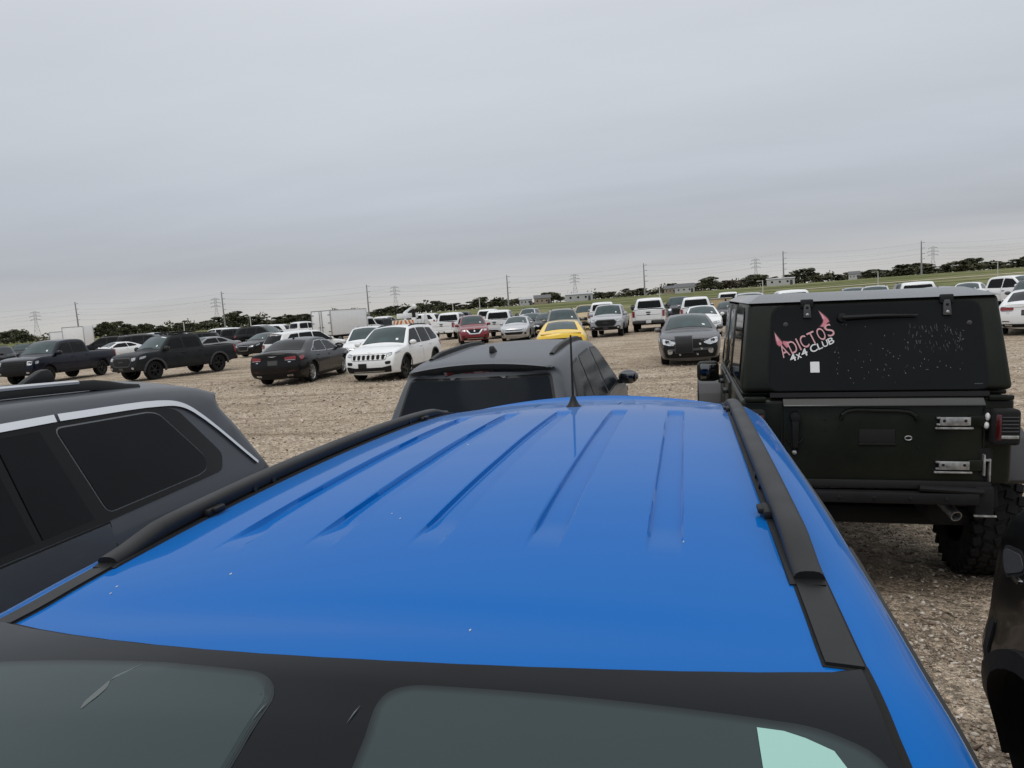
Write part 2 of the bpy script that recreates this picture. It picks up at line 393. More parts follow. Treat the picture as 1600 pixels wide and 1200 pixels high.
# ------------------------------------------------------------------ vehicle body from a side profile
class Car:
    def __init__(s, top, axles, R, W, prof, sill=0.25, arch=None, r=0.06, crown=(0.035, 0.10), taper=((1.4, 2.3, .11), (-1.4, -2.3, .08)),
                 M=15, step=0.11, openbed=None, disp=None, sx=1.0, sy=1.0, sz=1.0, k=6):
        s.sx, s.sy, s.sz = sx, sy, sz
        s.W = W * sy; s.R = R; s.r = r; s.crown = crown; s.parts = []; s.openbed = openbed; s.disp = disp
        s.axles = [a * sx for a in axles]
        zz = np.linspace(0, 3, 301); oo = np.interp(zz, [p[0] * sz for p in prof], [p[1] * sy for p in prof])
        kk = np.ones(9) / 9; oo = np.convolve(np.pad(oo, 4, 'edge'), kk, 'valid'); s.zz, s.oo = zz, oo
        s.taper = [(a * sx, b * sx, c * sy) for a, b, c in taper]
        t = crom([(p[0] * sx, p[1] * sz) + tuple(p[2:]) for p in top], k)
        s.T = resample(t, step)
        s.arch = arch or R + 0.055
        zs = sill; a = s.arch
        low = [s.T[-1]]
        for ax in sorted(s.axles, reverse=True):
            h = math.sqrt(max(a * a - (R - zs) ** 2, 0.01)); th = math.atan2(zs - R, h)
            if ax > 0 and low[-1][0] > ax + h + .02: low.append(np.array([ax + h + .01, max(zs, low[-1][1] - .02)]))
            low += [np.array([ax + a * math.cos(q), R + a * math.sin(q)]) for q in np.linspace(th, math.pi - th, 15)]
        low.append(np.array([min(s.T[0][0] + .04, low[-1][0] - .02), max(zs, s.T[0][1])])) if low[-1][0] > s.T[0][0] + .1 else None
        low.append(s.T[0])
        s.Lo = np.array(low)
        d = np.gradient(s.T, axis=0); d /= np.linalg.norm(d, axis=1)[:, None]
        s.N = np.c_[-d[:, 1], d[:, 0]]
        s.c = (crown[0] * np.abs(s.N[:, 1]) + crown[1] * np.abs(s.N[:, 0])) * np.where(s.T[:, 1] > 1.0, np.clip(1 + 3 * s.N[:, 1], 0, 1), 1)
        s.yb = s.Y(s.T[:, 0], s.T[:, 1]) - r
        s.M = M
        s.body_mesh = s._body()
    def Y(s, x, z):
        y = s.W + np.interp(z, s.zz, s.oo)
        for a, b, c in s.taper:
            t = np.clip((np.asarray(x) - a) / (b - a), 0, 1.3); y = y - c * t ** 2
        return y
    def rnd(s, d): d = np.minimum(d, s.r); return s.r - np.sqrt(np.maximum(s.r ** 2 - (s.r - d) ** 2, 0))
    def SY(s, P):
        return s.Y(P[:, 0], P[:, 1]) - s.rnd(dist_poly(P, s.T))
    def top_point(s, i, f):
        c = s.c[i] * (1 - f * f); y = f * s.yb[i]
        p = s.T[i] + s.N[i] * c
        if s.disp:
            e = s.disp(p[0], y); p = p + s.N[i] * e
        return (p[0], y, p[1])
    def _body(s):
        V, F, K = [], [], []
        fs = np.linspace(-1, 1, s.M); n = len(s.T)
        for i in range(n):
            for f in fs: V.append(s.top_point(i, f))
        for i in range(n - 1):
            for j in range(s.M - 1):
                if s.openbed:
                    xm = (s.T[i][0] + s.T[i + 1][0]) / 2
                    if s.openbed[0] < xm < s.openbed[1] and abs(s.N[i][1]) > .7 and abs(fs[j] + fs[j + 1]) / 2 < .93: continue
                F.append((i * s.M + j, i * s.M + j + 1, (i + 1) * s.M + j + 1, (i + 1) * s.M + j)); K.append(0)
        poly = np.vstack([s.T, s.Lo[1:-1]])
        ext = []
        for dd in (s.r * .12, s.r * .4, s.r):
            q = resample(s.T, .09) ; dq = np.gradient(q, axis=0); dq /= np.linalg.norm(dq, axis=1)[:, None]
            q = q + np.c_[dq[:, 1], -dq[:, 0]] * dd
            q = q[inside(q, poly)]
            if len(q): q = q[np.abs(dist_poly(q, s.T) - dd) < dd * .1]; 
            if len(q): q = q[dist_poly(q, s.Lo) > .03]
            ext.append(q)
        X, Z = np.meshgrid(np.arange(s.T[:, 0].min() + .05, s.T[:, 0].max(), .10), np.arange(.2, s.T[:, 1].max(), .045))
        q = np.c_[X.ravel(), Z.ravel()]; q = q[inside(q, poly)]
        q = q[(dist_poly(q, s.T) > s.r * 1.25) & (dist_poly(q, s.Lo) > .03)]
        ext = np.vstack([e for e in ext if len(e)] + [q])
        allp = np.vstack([poly, ext])
        rr = delaunay_2d_cdt([Vector(p) for p in allp], [], [list(range(len(poly)))], 1, 1e-6)
        P2 = np.array([list(v) for v in rr[0]]); tri = [tuple(f) for f in rr[2]]
        y = s.SY(P2)
        for sg in (1, -1):
            o = len(V)
            V += [(p[0], sg * yy, p[1]) for p, yy in zip(P2, y)]
            F += [tuple(i + o for i in f) for f in tri]; K += [0] * len(tri)
        yl = s.SY(s.Lo); o = len(V); k = len(s.Lo)
        V += [(p[0], -a, p[1]) for p, a in zip(s.Lo, yl)] + [(p[0], a, p[1]) for p, a in zip(s.Lo, yl)]
        for i in range(k - 1): F.append((o + i, o + i + 1, o + k + i + 1, o + k + i)); K.append(1)
        return mesh_from(V, F, [M['PAINT'], M['dark']], K, 42, 0.0015)
    # ---- surface projections (offset o outward)
    def side(s, P, o, sg):
        return [(p[0], sg * (y + o), p[1]) for p, y in zip(P, s.SY(P))]
    def _curve(s, y, sel):
        f = np.clip(y / s.yb[sel], -1, 1); c = s.c[sel] * (1 - f * f)
        return s.T[sel] + s.N[sel] * c[:, None]
    def end(s, P, o, sg):
        """project (y,z) onto the front (sg 1) or rear (sg -1)"""
        sel = np.where(s.N[:, 0] * sg > .12)[0]
        sel = sel[s.T[sel, 0] * sg > 0]
        res = []
        for y, z in P:
            q = s._curve(y, sel); i = np.argsort(q[:, 1])
            x = np.interp(z, q[i, 1], q[i, 0]); res.append((x + sg * o, y, z))
        return res
    def over(s, P, o):
        """project (x,y) straight down onto the top"""
        sel = np.where(s.N[:, 1] > .1)[0]; res = []
        for x, y in P:
            q = s._curve(y, sel); i = np.argsort(q[:, 0])
            nz = np.interp(x, s.T[sel, 0], s.N[sel, 1])
            z = np.interp(x, q[i, 0], q[i, 1])
            if s.disp: z += s.disp(x, y)
            res.append((x, y, z + o / max(nz, .25)))
        return res
    # ---- patches
    def patch(s, layers, proj, g=.13, skirt=True):
        """layers: (poly, mat, offset) stacked outward"""
        V, F, K, mats = [], [], [], []
        for poly, mat, o in layers:
            if mat not in mats: mats.append(mat)
            P2, tri, _ = triangulate(poly, g)
            n = len(V); V += proj(P2, o); F += [tuple(i + n for i in f) for f in tri]; K += [mats.index(mat)] * len(tri)
            if not skirt: continue
            cnt = {}
            for f in tri:
                for a, b in zip(f, f[1:] + f[:1]):
                    e = (min(a, b), max(a, b)); cnt[e] = cnt.get(e, 0) + 1
            bd = [e for e, c in cnt.items() if c == 1]
            inn = proj(P2, o - .012); m2 = len(V); V += inn
            for a, b in bd: F.append((a + n, b + n, b + m2, a + m2)); K.append(mats.index(mat))
        used = sorted({i for f in F for i in f}); mp_ = {u: i for i, u in enumerate(used)}
        return mesh_from([V[u] for u in used], [tuple(mp_[i] for i in f) for f in F], mats, K, 50)
    def S(s, poly): return np.array(poly, float) * (s.sx, s.sz)
    def E(s, poly): return np.array(poly, float) * (s.sy, s.sz)
    def O(s, poly): return np.array(poly, float) * (s.sx, s.sy)
    def add(s, name, mesh, par=None, loc=(0, 0, 0), rot=(0, 0, 0), label=None):
        s.parts.append((name, mesh, par, loc, rot, label)); return len(s.parts) - 1
    def sides(s, name, poly, mat, o=.006, rim=None, rimmat='satin', smooth=2, g=.13, only=(1, -1), kid=None):
        p = s.S(poly); ids = []
        for sg in only:
            ly = []
            q = soft(p, smooth)
            if rim: ly.append((grow(q, rim), M[rimmat], o * .5))
            ly.append((q, mat if not isinstance(mat, str) else M[mat], o))
            ids.append(s.add(name, s.patch(ly, lambda P, k, sg=sg: s.side(P, k, sg), g)))
        return ids
    def ends(s, name, poly, mat, sg, o=.008, rim=None, rimmat='satin', smooth=2, g=.1, mirror=False, wrap=None, wo=None):
        p = s.E(poly)
        for my in ((1, -1) if mirror else (1,)):
            q = p * (my, 1)
            ly = []
            if rim: ly.append((grow(soft(q, smooth), rim), M[rimmat], o * .5))
            ly.append((soft(q, smooth), M[mat] if isinstance(mat, str) else mat, o))
            me = s.patch(ly, lambda P, k: s.end(P, k, sg), g)
            if wrap:
                w = s.S(wrap); w2 = s.patch([(soft(w, smooth), M[mat] if isinstance(mat, str) else mat, wo or o)], lambda P, k: s.side(P, k, my), g)
                bm = bmesh.new(); bm.from_mesh(me); off = len(me.materials)
                me2 = w2
                idx = me.materials.find(me2.materials[0].name)
                bm2 = bmesh.new(); bm2.from_mesh(me2)
                vm = [bm.verts.new(v.co) for v in bm2.verts]
                bm2.verts.index_update()
                for f in bm2.faces:
                    nf = bm.faces.new([vm[v.index] for v in f.verts]); nf.material_index = max(idx, 0); nf.smooth = True
                bm2.free(); bm.to_mesh(me); bm.free(); me.set_sharp_from_angle(angle=R_(50)); bpy.data.meshes.remove(me2)
            s.add(name, me)
    def tops(s, name, poly, mat, o=.006, rim=None, rimmat='satin', smooth=2, g=.12):
        p = s.O(poly); ly = []
        if rim: ly.append((grow(soft(p, smooth), rim), M[rimmat], o * .5))
        ly.append((soft(p, smooth), M[mat] if isinstance(mat, str) else mat, o))
        return s.add(name, s.patch(ly, lambda P, k: s.over(P, k), g))
    def ybx(s, x):
        sel = np.where(s.N[:, 1] > .1)[0]; return np.interp(x, s.T[sel, 0], s.yb[sel])
    def screen(s, name, xa, xb, mat='shield', fa=.93, fb=.93, o=.006, rim=.015):
        """glass over the top ribbon between stations xa (low edge) and xb (high edge)"""
        A, B = xa * s.sx, xb * s.sx; n = 6
        xs = np.linspace(A, B, n); fr = np.linspace(fa, fb, n)
        p = [(x, s.ybx(x) * f) for x, f in zip(xs, fr)] + [(x, -s.ybx(x) * f) for x, f in zip(xs[::-1], fr[::-1])]
        p = np.array(p); ly = [(grow(p, rim), M['satin'], o * .5), (p, M[mat], o)]
        return s.add(name, s.patch(ly, lambda P, k: s.over(P, k), .12))
    def mirror(s, x, z, mat='PAINT', size=(.09, .12, .085), gapy=.02):
        for sg in (1, -1):
            b = MB(); y = float(s.Y(x * s.sx, z * s.sz)); w = size[1]
            b.ball((0, sg * (w + gapy), size[2] * .75), (size[0], w, size[2]), M[mat], 12, 8)
            b.box((0.01, sg * .03, size[2] * .15), (.07, .1, .05), M['black'], .012)
            b.box((-size[0] * .80, sg * (w + gapy), size[2] * .75), (.03, w * 1.5, size[2] * 1.3), M['mirror'], .012)
            s.add('side_mirror', b.mesh(), None, (x * s.sx, sg * (y - .02), z * s.sz))
    def doors(s, polys, handle=None):
        """each polygon a door panel with its shut line; handle (x, z) per door"""
        for i, poly in enumerate(polys):
            p = s.S(poly)
            for sg in (1, -1):
                pr = lambda P, k, sg=sg: s.side(P, k, sg)
                me = s.patch([(grow(p, .007), M['gap'], .0012), (p, M['PAINT'], .004)], pr, .12)
                # keep paint in a slot that can be overridden
                d = s.add('door', me)
                if handle:
                    hx, hz = handle[i][0] * s.sx, handle[i][1] * s.sz
                    b = MB(); y = float(s.SY(np.array([[hx, hz]]))[0])
                    b.box((0, 0, 0), (.17, .045, .028), M['PAINT'] if len(handle[i]) < 3 else M[handle[i][2]], .012)
                    s.add('handle', b.mesh(), d, (hx, sg * (y + .02), hz))
    def wheels(s, mesh_t, mesh_r, w, inset=.03, lift=0):
        for ax in s.axles:
            for sg in (1, -1):
                y = float(s.Y(ax, s.R)) - w / 2 - inset
                k = s.add('wheel', mesh_t, None, (ax, sg * y, s.R), (0, 0, 0 if sg > 0 else math.pi))
                s.add('rim', mesh_r, k)
    def flares(s, t=.06, o=.035, mat='black', a0=-5, a1=185):
        for ax in s.axles:
            a = s.arch - .006; ang = np.radians(np.linspace(a0, a1, 22))
            inn = np.c_[ax + a * np.cos(ang), s.R + a * np.sin(ang)]; ou = np.c_[ax + (a + t) * np.cos(ang), s.R + (a + t) * np.sin(ang)]
            poly = np.vstack([ou, inn[::-1]])
            for sg in (1, -1):
                P2, tri, _ = triangulate(poly, .1)
                yy = np.array([q[1] for q in s.side(P2, 0, 1)]); V = [(p[0], sg * (y + o), p[1]) for p, y in zip(P2, yy)]
                n = len(V); V += [(p[0], sg * (y - .03), p[1]) for p, y in zip(P2, yy)]
                cnt = {}
                for f in tri:
                    for a_, b_ in zip(f, f[1:] + f[:1]): e = (min(a_, b_), max(a_, b_)); cnt[e] = cnt.get(e, 0) + 1
                F = list(tri) + [(e[0], e[1], e[1] + n, e[0] + n) for e, c in cnt.items() if c == 1]
                s.add('fender_flare', mesh_from(V, F, [M[mat]], None, 50))
    def box(s, name, c, d, mat, bev=.01, rot=None, par=None, label=None):
        b = MB(); b.box((0, 0, 0), d, M[mat], bev, 2, rot); return s.add(name, b.mesh(), par, c, (0, 0, 0), label)

def place(car, name, label, cat, pos, yaw, pmat, group=None, roll=0.0, z=0.0, over=None):
    """one vehicle: an Empty that parents its body and parts; the paint goes into the object's own slot"""
    root = tag(empty(name, (pos[0], pos[1], z), R_(yaw), roll), label, cat, group)
    objs = []
    def fix(o):
        for i, sl in enumerate(o.data.materials):
            if sl == M['PAINT']:
                o.material_slots[i].link = 'OBJECT'; o.material_slots[i].material = pmat
    b = link('body', car.body_mesh, root); fix(b)
    for (nm, me, par, loc, rot, lb) in car.parts:
        o = link(nm, me, root if par is None else objs[par], loc, rot); fix(o)
        if lb: o['label'] = lb
        objs.append(o)
    return root

# ------------------------------------------------------------------ wheels
_wc = {}
def wheel_mesh(R, w, rr, style='five', rimmat='alloy', knobs=False):
    key = (R, w, rr, style, rimmat, knobs)
    if key in _wc: return _wc[key]
    b = MB(); h = w / 2
    prof = [(rr, -h * .8), (rr + .012, -h * .92), (R * .80 + rr * .2, -h * 1.0), (R - .028, -h * .93), (R - .006, -h * .78), (R, -h * .55), (R, h * .55), (R - .006, h * .78),
            (R - .028, h * .93), (R * .80 + rr * .2, h * 1.0), (rr + .012, h * .92), (rr, h * .8)]
    b.lathe(prof, M['rubber'], 36)
    if knobs:
        n = 30
        for i in range(n):
            for row, (yy, wd, tw) in enumerate(((-.42, .15, .25), (-.22, .17, -.3), (0.0, .17, .3), (.22, .17, -.3), (.42, .15, -.25))):
                a = 2 * math.pi * (i + (row % 2) * .5) / n
                rot = Matrix.Rotation(-a, 4, 'Y') @ Matrix.Rotation(tw, 4, 'X')
                c = (R * math.cos(a), yy * w, R * math.sin(a))
                b.box(c, (.022, w * wd, 2 * math.pi * R / n * .66), M['rubber'], .003, 1, rot)
        for i in range(n):
            for sg in (1, -1):
                a = 2 * math.pi * (i + .25) / n
                rot = Matrix.Rotation(-a, 4, 'Y')
                b.box(((R - .035) * math.cos(a), sg * h * .97, (R - .035) * math.sin(a)), (.05, .016, .035), M['rubber'], .003, 1, rot)
    t = b.mesh(34)
    q = MB(); mt = M[rimmat]
    q.lathe([(rr, h * .80), (rr - .012, h * .84), (rr - .03, h * .70), (rr - .04, h * .2), (rr - .05, -h * .7)], mt, 32)
    q.lathe([(rr - .045, -h * .2), (.02, -h * .2)], M['dark'], 24)
    q.lathe([(.075, h * .55), (.07, h * .74), (.03, h * .80), (.0, h * .80)], mt, 16)
    ns = {'five': 5, 'ten': 10, 'six': 6, 'twin': 5}[style]
    for i in range(ns):
        a = 2 * math.pi * i / ns
        for da in ((-.13, .13) if style == 'twin' else (0,)):
            c0, c1 = .055, rr - .02; wd0, wd1 = (.05, .085) if style == 'five' else (.035, .05) if style == 'six' else (.028, .03)
            V = []
            for r_, wd, y0, y1 in ((c0, wd0, h * .45, h * .78), (c1, wd1, h * .45, h * .74)):
                for sgn in (-1, 1):
                    for yy in (y0, y1):
                        ca = a + (da * (r_ / rr) if style == 'twin' else 0)
                        x = r_ * math.cos(ca) - sgn * wd / 2 * math.sin(ca); z = r_ * math.sin(ca) + sgn * wd / 2 * math.cos(ca)
                        V.append((x, yy, z))
            q.add(V, [(0, 1, 3, 2), (4, 6, 7, 5), (0, 4, 5, 1), (2, 3, 7, 6), (1, 5, 7, 3), (0, 2, 6, 4)], mt)
    r = q.mesh(40)
    _wc[key] = (t, r); return t, r
# ------------------------------------------------------------------ vehicle kinds
PROF_SUV = [(.15, -.12), (.30, -.05), (.55, -.005), (.72, 0), (.90, -.012), (1.02, -.035), (1.09, -.065), (1.14, -.085), (1.50, -.22), (1.60, -.265), (1.7, -.30)]
PROF_SED = [(.15, -.12), (.28, -.05), (.50, -.005), (.68, 0), (.82, -.015), (.93, -.04), (.99, -.075), (1.03, -.10), (1.33, -.27), (1.40, -.32), (1.5, -.36)]
PROF_PU = [(.2, -.14), (.42, -.04), (.65, 0), (.95, 0), (1.12, -.02), (1.2, -.05), (1.25, -.075), (1.70, -.21), (1.82, -.26), (1.95, -.31)]

def suv(L=4.6, W=1.84, H=1.68, front='slots', rear='plain', rim='five', rimmat='alloy', R=.36, rails='black', cladding=True, dlo='satin', glass='glass', tailw=.28, fin=True, plate='darkplate'):
    sx, sy, sz = L / 4.6, W / 1.84, H / 1.68
    top = [(-2.20, .33), (-2.29, .40), (-2.31, .58), (-2.27, .74), (-2.27, .95), (-2.23, 1.08), (-2.02, 1.46), (-1.97, 1.53), (-2.04, 1.575, 1), (-1.85, 1.615), (-1.2, 1.66), (-.4, 1.68), (.1, 1.655), (.36, 1.615),
           (1.13, 1.125), (1.24, 1.085), (1.70, 1.03), (2.08, .93), (2.20, .84), (2.27, .70), (2.30, .52), (2.27, .38), (2.20, .27)]
    c = Car(top, (1.38, -1.32), R, .92, PROF_SUV, sx=sx, sy=sy, sz=sz, sill=.24, crown=(.03, .06))
    t, r = wheel_mesh(R, .235, R * .66, rim, rimmat); c.wheels(t, r, .235)
    c.screen('windshield', 1.12, .40, 'shield', .92, .93)
    c.ends('rear_window', [(-.67, 1.12), (.67, 1.12), (.59, 1.495), (-.59, 1.495)], glass, -1, .016, rim=.02, g=.05, smooth=1)
    c.sides('side_window', [(.98, 1.12), (.40, 1.545), (-.10, 1.575), (-.10, 1.105)], glass, .006, .018, dlo)
    c.sides('side_window', [(-.19, 1.105), (-.19, 1.575), (-.96, 1.555), (-1.05, 1.12)], glass, .006, .018, dlo)
    c.sides('side_window', [(-1.13, 1.13), (-1.04, 1.55), (-1.50, 1.52), (-1.86, 1.20), (-1.80, 1.15)], glass, .006, .018, dlo)
    c.doors([[(1.02, .40), (1.05, .95), (.98, 1.085), (-.13, 1.085), (-.13, .40)], [(-.15, .40), (-.15, 1.085), (-1.07, 1.09), (-1.02, .82), (-.90, .62), (-.88, .40)]], [(.02, .98), (-.93, 1.0)])
    c.mirror(.92, 1.08)
    c.tops('windshield_sticker', [(1.02, .42), (1.02, .50), (.94, .49), (.94, .41)], 'paper', .010, smooth=0)
    if cladding:
        c.flares(.055, .012)
        c.sides('sill_trim', [(.93, .25), (.93, .38), (-.87, .38), (-.87, .25)], 'black', .012, smooth=0)
    if rails:
        for sg in (1, -1):
            b = MB(); xs = np.linspace(.15, -1.62, 14); pts = []
            for i, x in enumerate(xs):
                y = sg * (float(c.ybx(x * sx)) - .03); z = c.over([(x * sx, y)], 0)[0][2]
                pts.append((x * sx, y, z + .026 * min(1, min(i, len(xs) - 1 - i) * .6)))
            b.sweep(pts, [(-.020, -.026), (.020, -.026), (.020, .010), (.010, .017), (-.010, .017), (-.020, .010)], M['satin' if rails == 'black' else 'chrome'])
            for i in (0, 6, 13):
                b.box((pts[i][0], pts[i][1], pts[i][2] - .03), (.08, .03, .05), M['satin'], .008)
            c.add('roof_rail', b.mesh())
    if fin:
        b = MB(); zf = c.over([(-1.5 * sx, 0)], 0)[0][2]; b.prism([(.10, 0), (-.09, 0), (-.075, .06), (-.04, .065)], 'y', -.018, .018, M['satin'], .008); c.add('antenna_fin', b.mesh(), None, (-1.5 * sx, 0, zf - .004))
    # front
    if front == 'slots':
        c.ends('grille', [(-.60, .875), (.60, .875), (.56, .70), (-.56, .70)], 'PAINT', 1, .012, rim=.012)
        for k in range(7):
            y = -.48 + k * .16; w = .052
            c.ends('grille_slot', [(y - w, .86), (y + w, .86), (y + w * .9, .715), (y - w * .9, .715)], 'gap', 1, .022, smooth=2)
        c.ends('headlight', [(.60, .885), (.74, .90), (.74, .83), (.61, .80)], 'lens', 1, .012, rim=.012, mirror=True, wrap=[(2.16, .84), (2.12, .90), (1.78, .955), (1.80, .92)])
        c.ends('fog_light', [(.54, .64), (.73, .66), (.72, .56), (.56, .55)], 'dark', 1, .010, mirror=True)
        c.ends('front_bumper', [(-.75, .52), (-.45, .46), (.45, .46), (.75, .52), (.72, .30), (-.72, .30)], 'black', 1, .014)
        c.ends('bumper_trim', [(-.52, .35), (.52, .35), (.5, .325), (-.5, .325)], 'alloy', 1, .022, smooth=0)
        c.ends('license_plate', [(-.34, .60), (-.06, .60), (-.06, .46), (-.34, .46)], 'gap', 1, .022, smooth=0)
    elif front == 'vee':
        c.ends('grille', [(-.46, .90), (.46, .90), (.34, .62), (-.34, .62)], 'gap', 1, .012)
        for sg in (1, -1):
            c.ends('grille_trim', [(sg * .52, .90), (sg * .44, .90), (sg * .24, .68), (0, .67), (0, .61), (sg * .30, .62)], 'chrome', 1, .024, smooth=0)
        c.ends('emblem', chaikin([(-.07, .80), (0, .86), (.07, .80), (0, .74)], 2), 'chrome', 1, .024)
        c.ends('headlight', [(.52, .88), (.74, .91), (.74, .79), (.56, .78)], 'lens', 1, .012, rim=.012, mirror=True, wrap=[(2.17, .80), (2.12, .90), (1.80, .955), (1.86, .88)])
        c.ends('fog_light', [(.58, .56), (.72, .57), (.71, .47), (.60, .46)], 'dark', 1, .012, mirror=True)
        c.ends('front_bumper', [(-.70, .42), (.70, .42), (.62, .29), (-.62, .29)], 'black', 1, .014)
        c.ends('bumper_trim', [(-.5, .37), (.5, .37), (.46, .34), (-.46, .34)], 'chrome', 1, .022, smooth=0)
    else:
        c.ends('grille', [(-.58, .86), (.58, .86), (.52, .66), (-.52, .66)], 'gap', 1, .012)
        for k in range(3):
            z = .70 + k * .06
            c.ends('grille_bar', [(-.54, z), (.54, z), (.54, z + .018), (-.54, z + .018)], 'satin' if front == 'dark' else 'chrome', 1, .022, smooth=0)
        c.ends('headlight', [(.60, .88), (.75, .90), (.75, .78), (.61, .76)], 'lens', 1, .012, rim=.012, mirror=True, wrap=[(2.17, .79), (2.12, .90), (1.82, .95), (1.86, .86)])
        c.ends('front_bumper', [(-.70, .50), (.70, .50), (.64, .30), (-.64, .30)], 'black', 1, .014)
        c.ends('license_plate', [(-.15, .58), (.15, .58), (.15, .44), (-.15, .44)], plate, 1, .02, smooth=0)
    c.ends('emblem', chaikin([(-.05, .935), (.05, .935), (.05, .92), (-.05, .92)], 1), 'chrome', 1, .012)
    # rear
    c.ends('tail_light', [(.48, 1.02), (.76, 1.05), (.76, .84), (.50, .88)], 'red', -1, .012, rim=.01, mirror=True, wrap=[(-2.17, .86), (-2.13, 1.06), (-1.92, 1.06), (-1.98, .92)])
    c.ends('rear_bumper', [(-.76, .56), (.76, .56), (.70, .35), (-.70, .35)], 'black', -1, .014)
    c.ends('license_plate', [(-.15, .90), (.15, .90), (.15, .76), (-.15, .76)], plate, -1, .014, smooth=0)
    c.ends('brake_light', [(-.16, 1.545), (.16, 1.545), (.16, 1.525), (-.16, 1.525)], 'red', -1, .012, smooth=0)
    b = MB(); b.box((0, 0, 0), (.02, .5, .022), M['black'], .006); c.add('rear_wiper', b.mesh(), None, (-2.24 * sx, .12, 1.16 * sz))
    return c

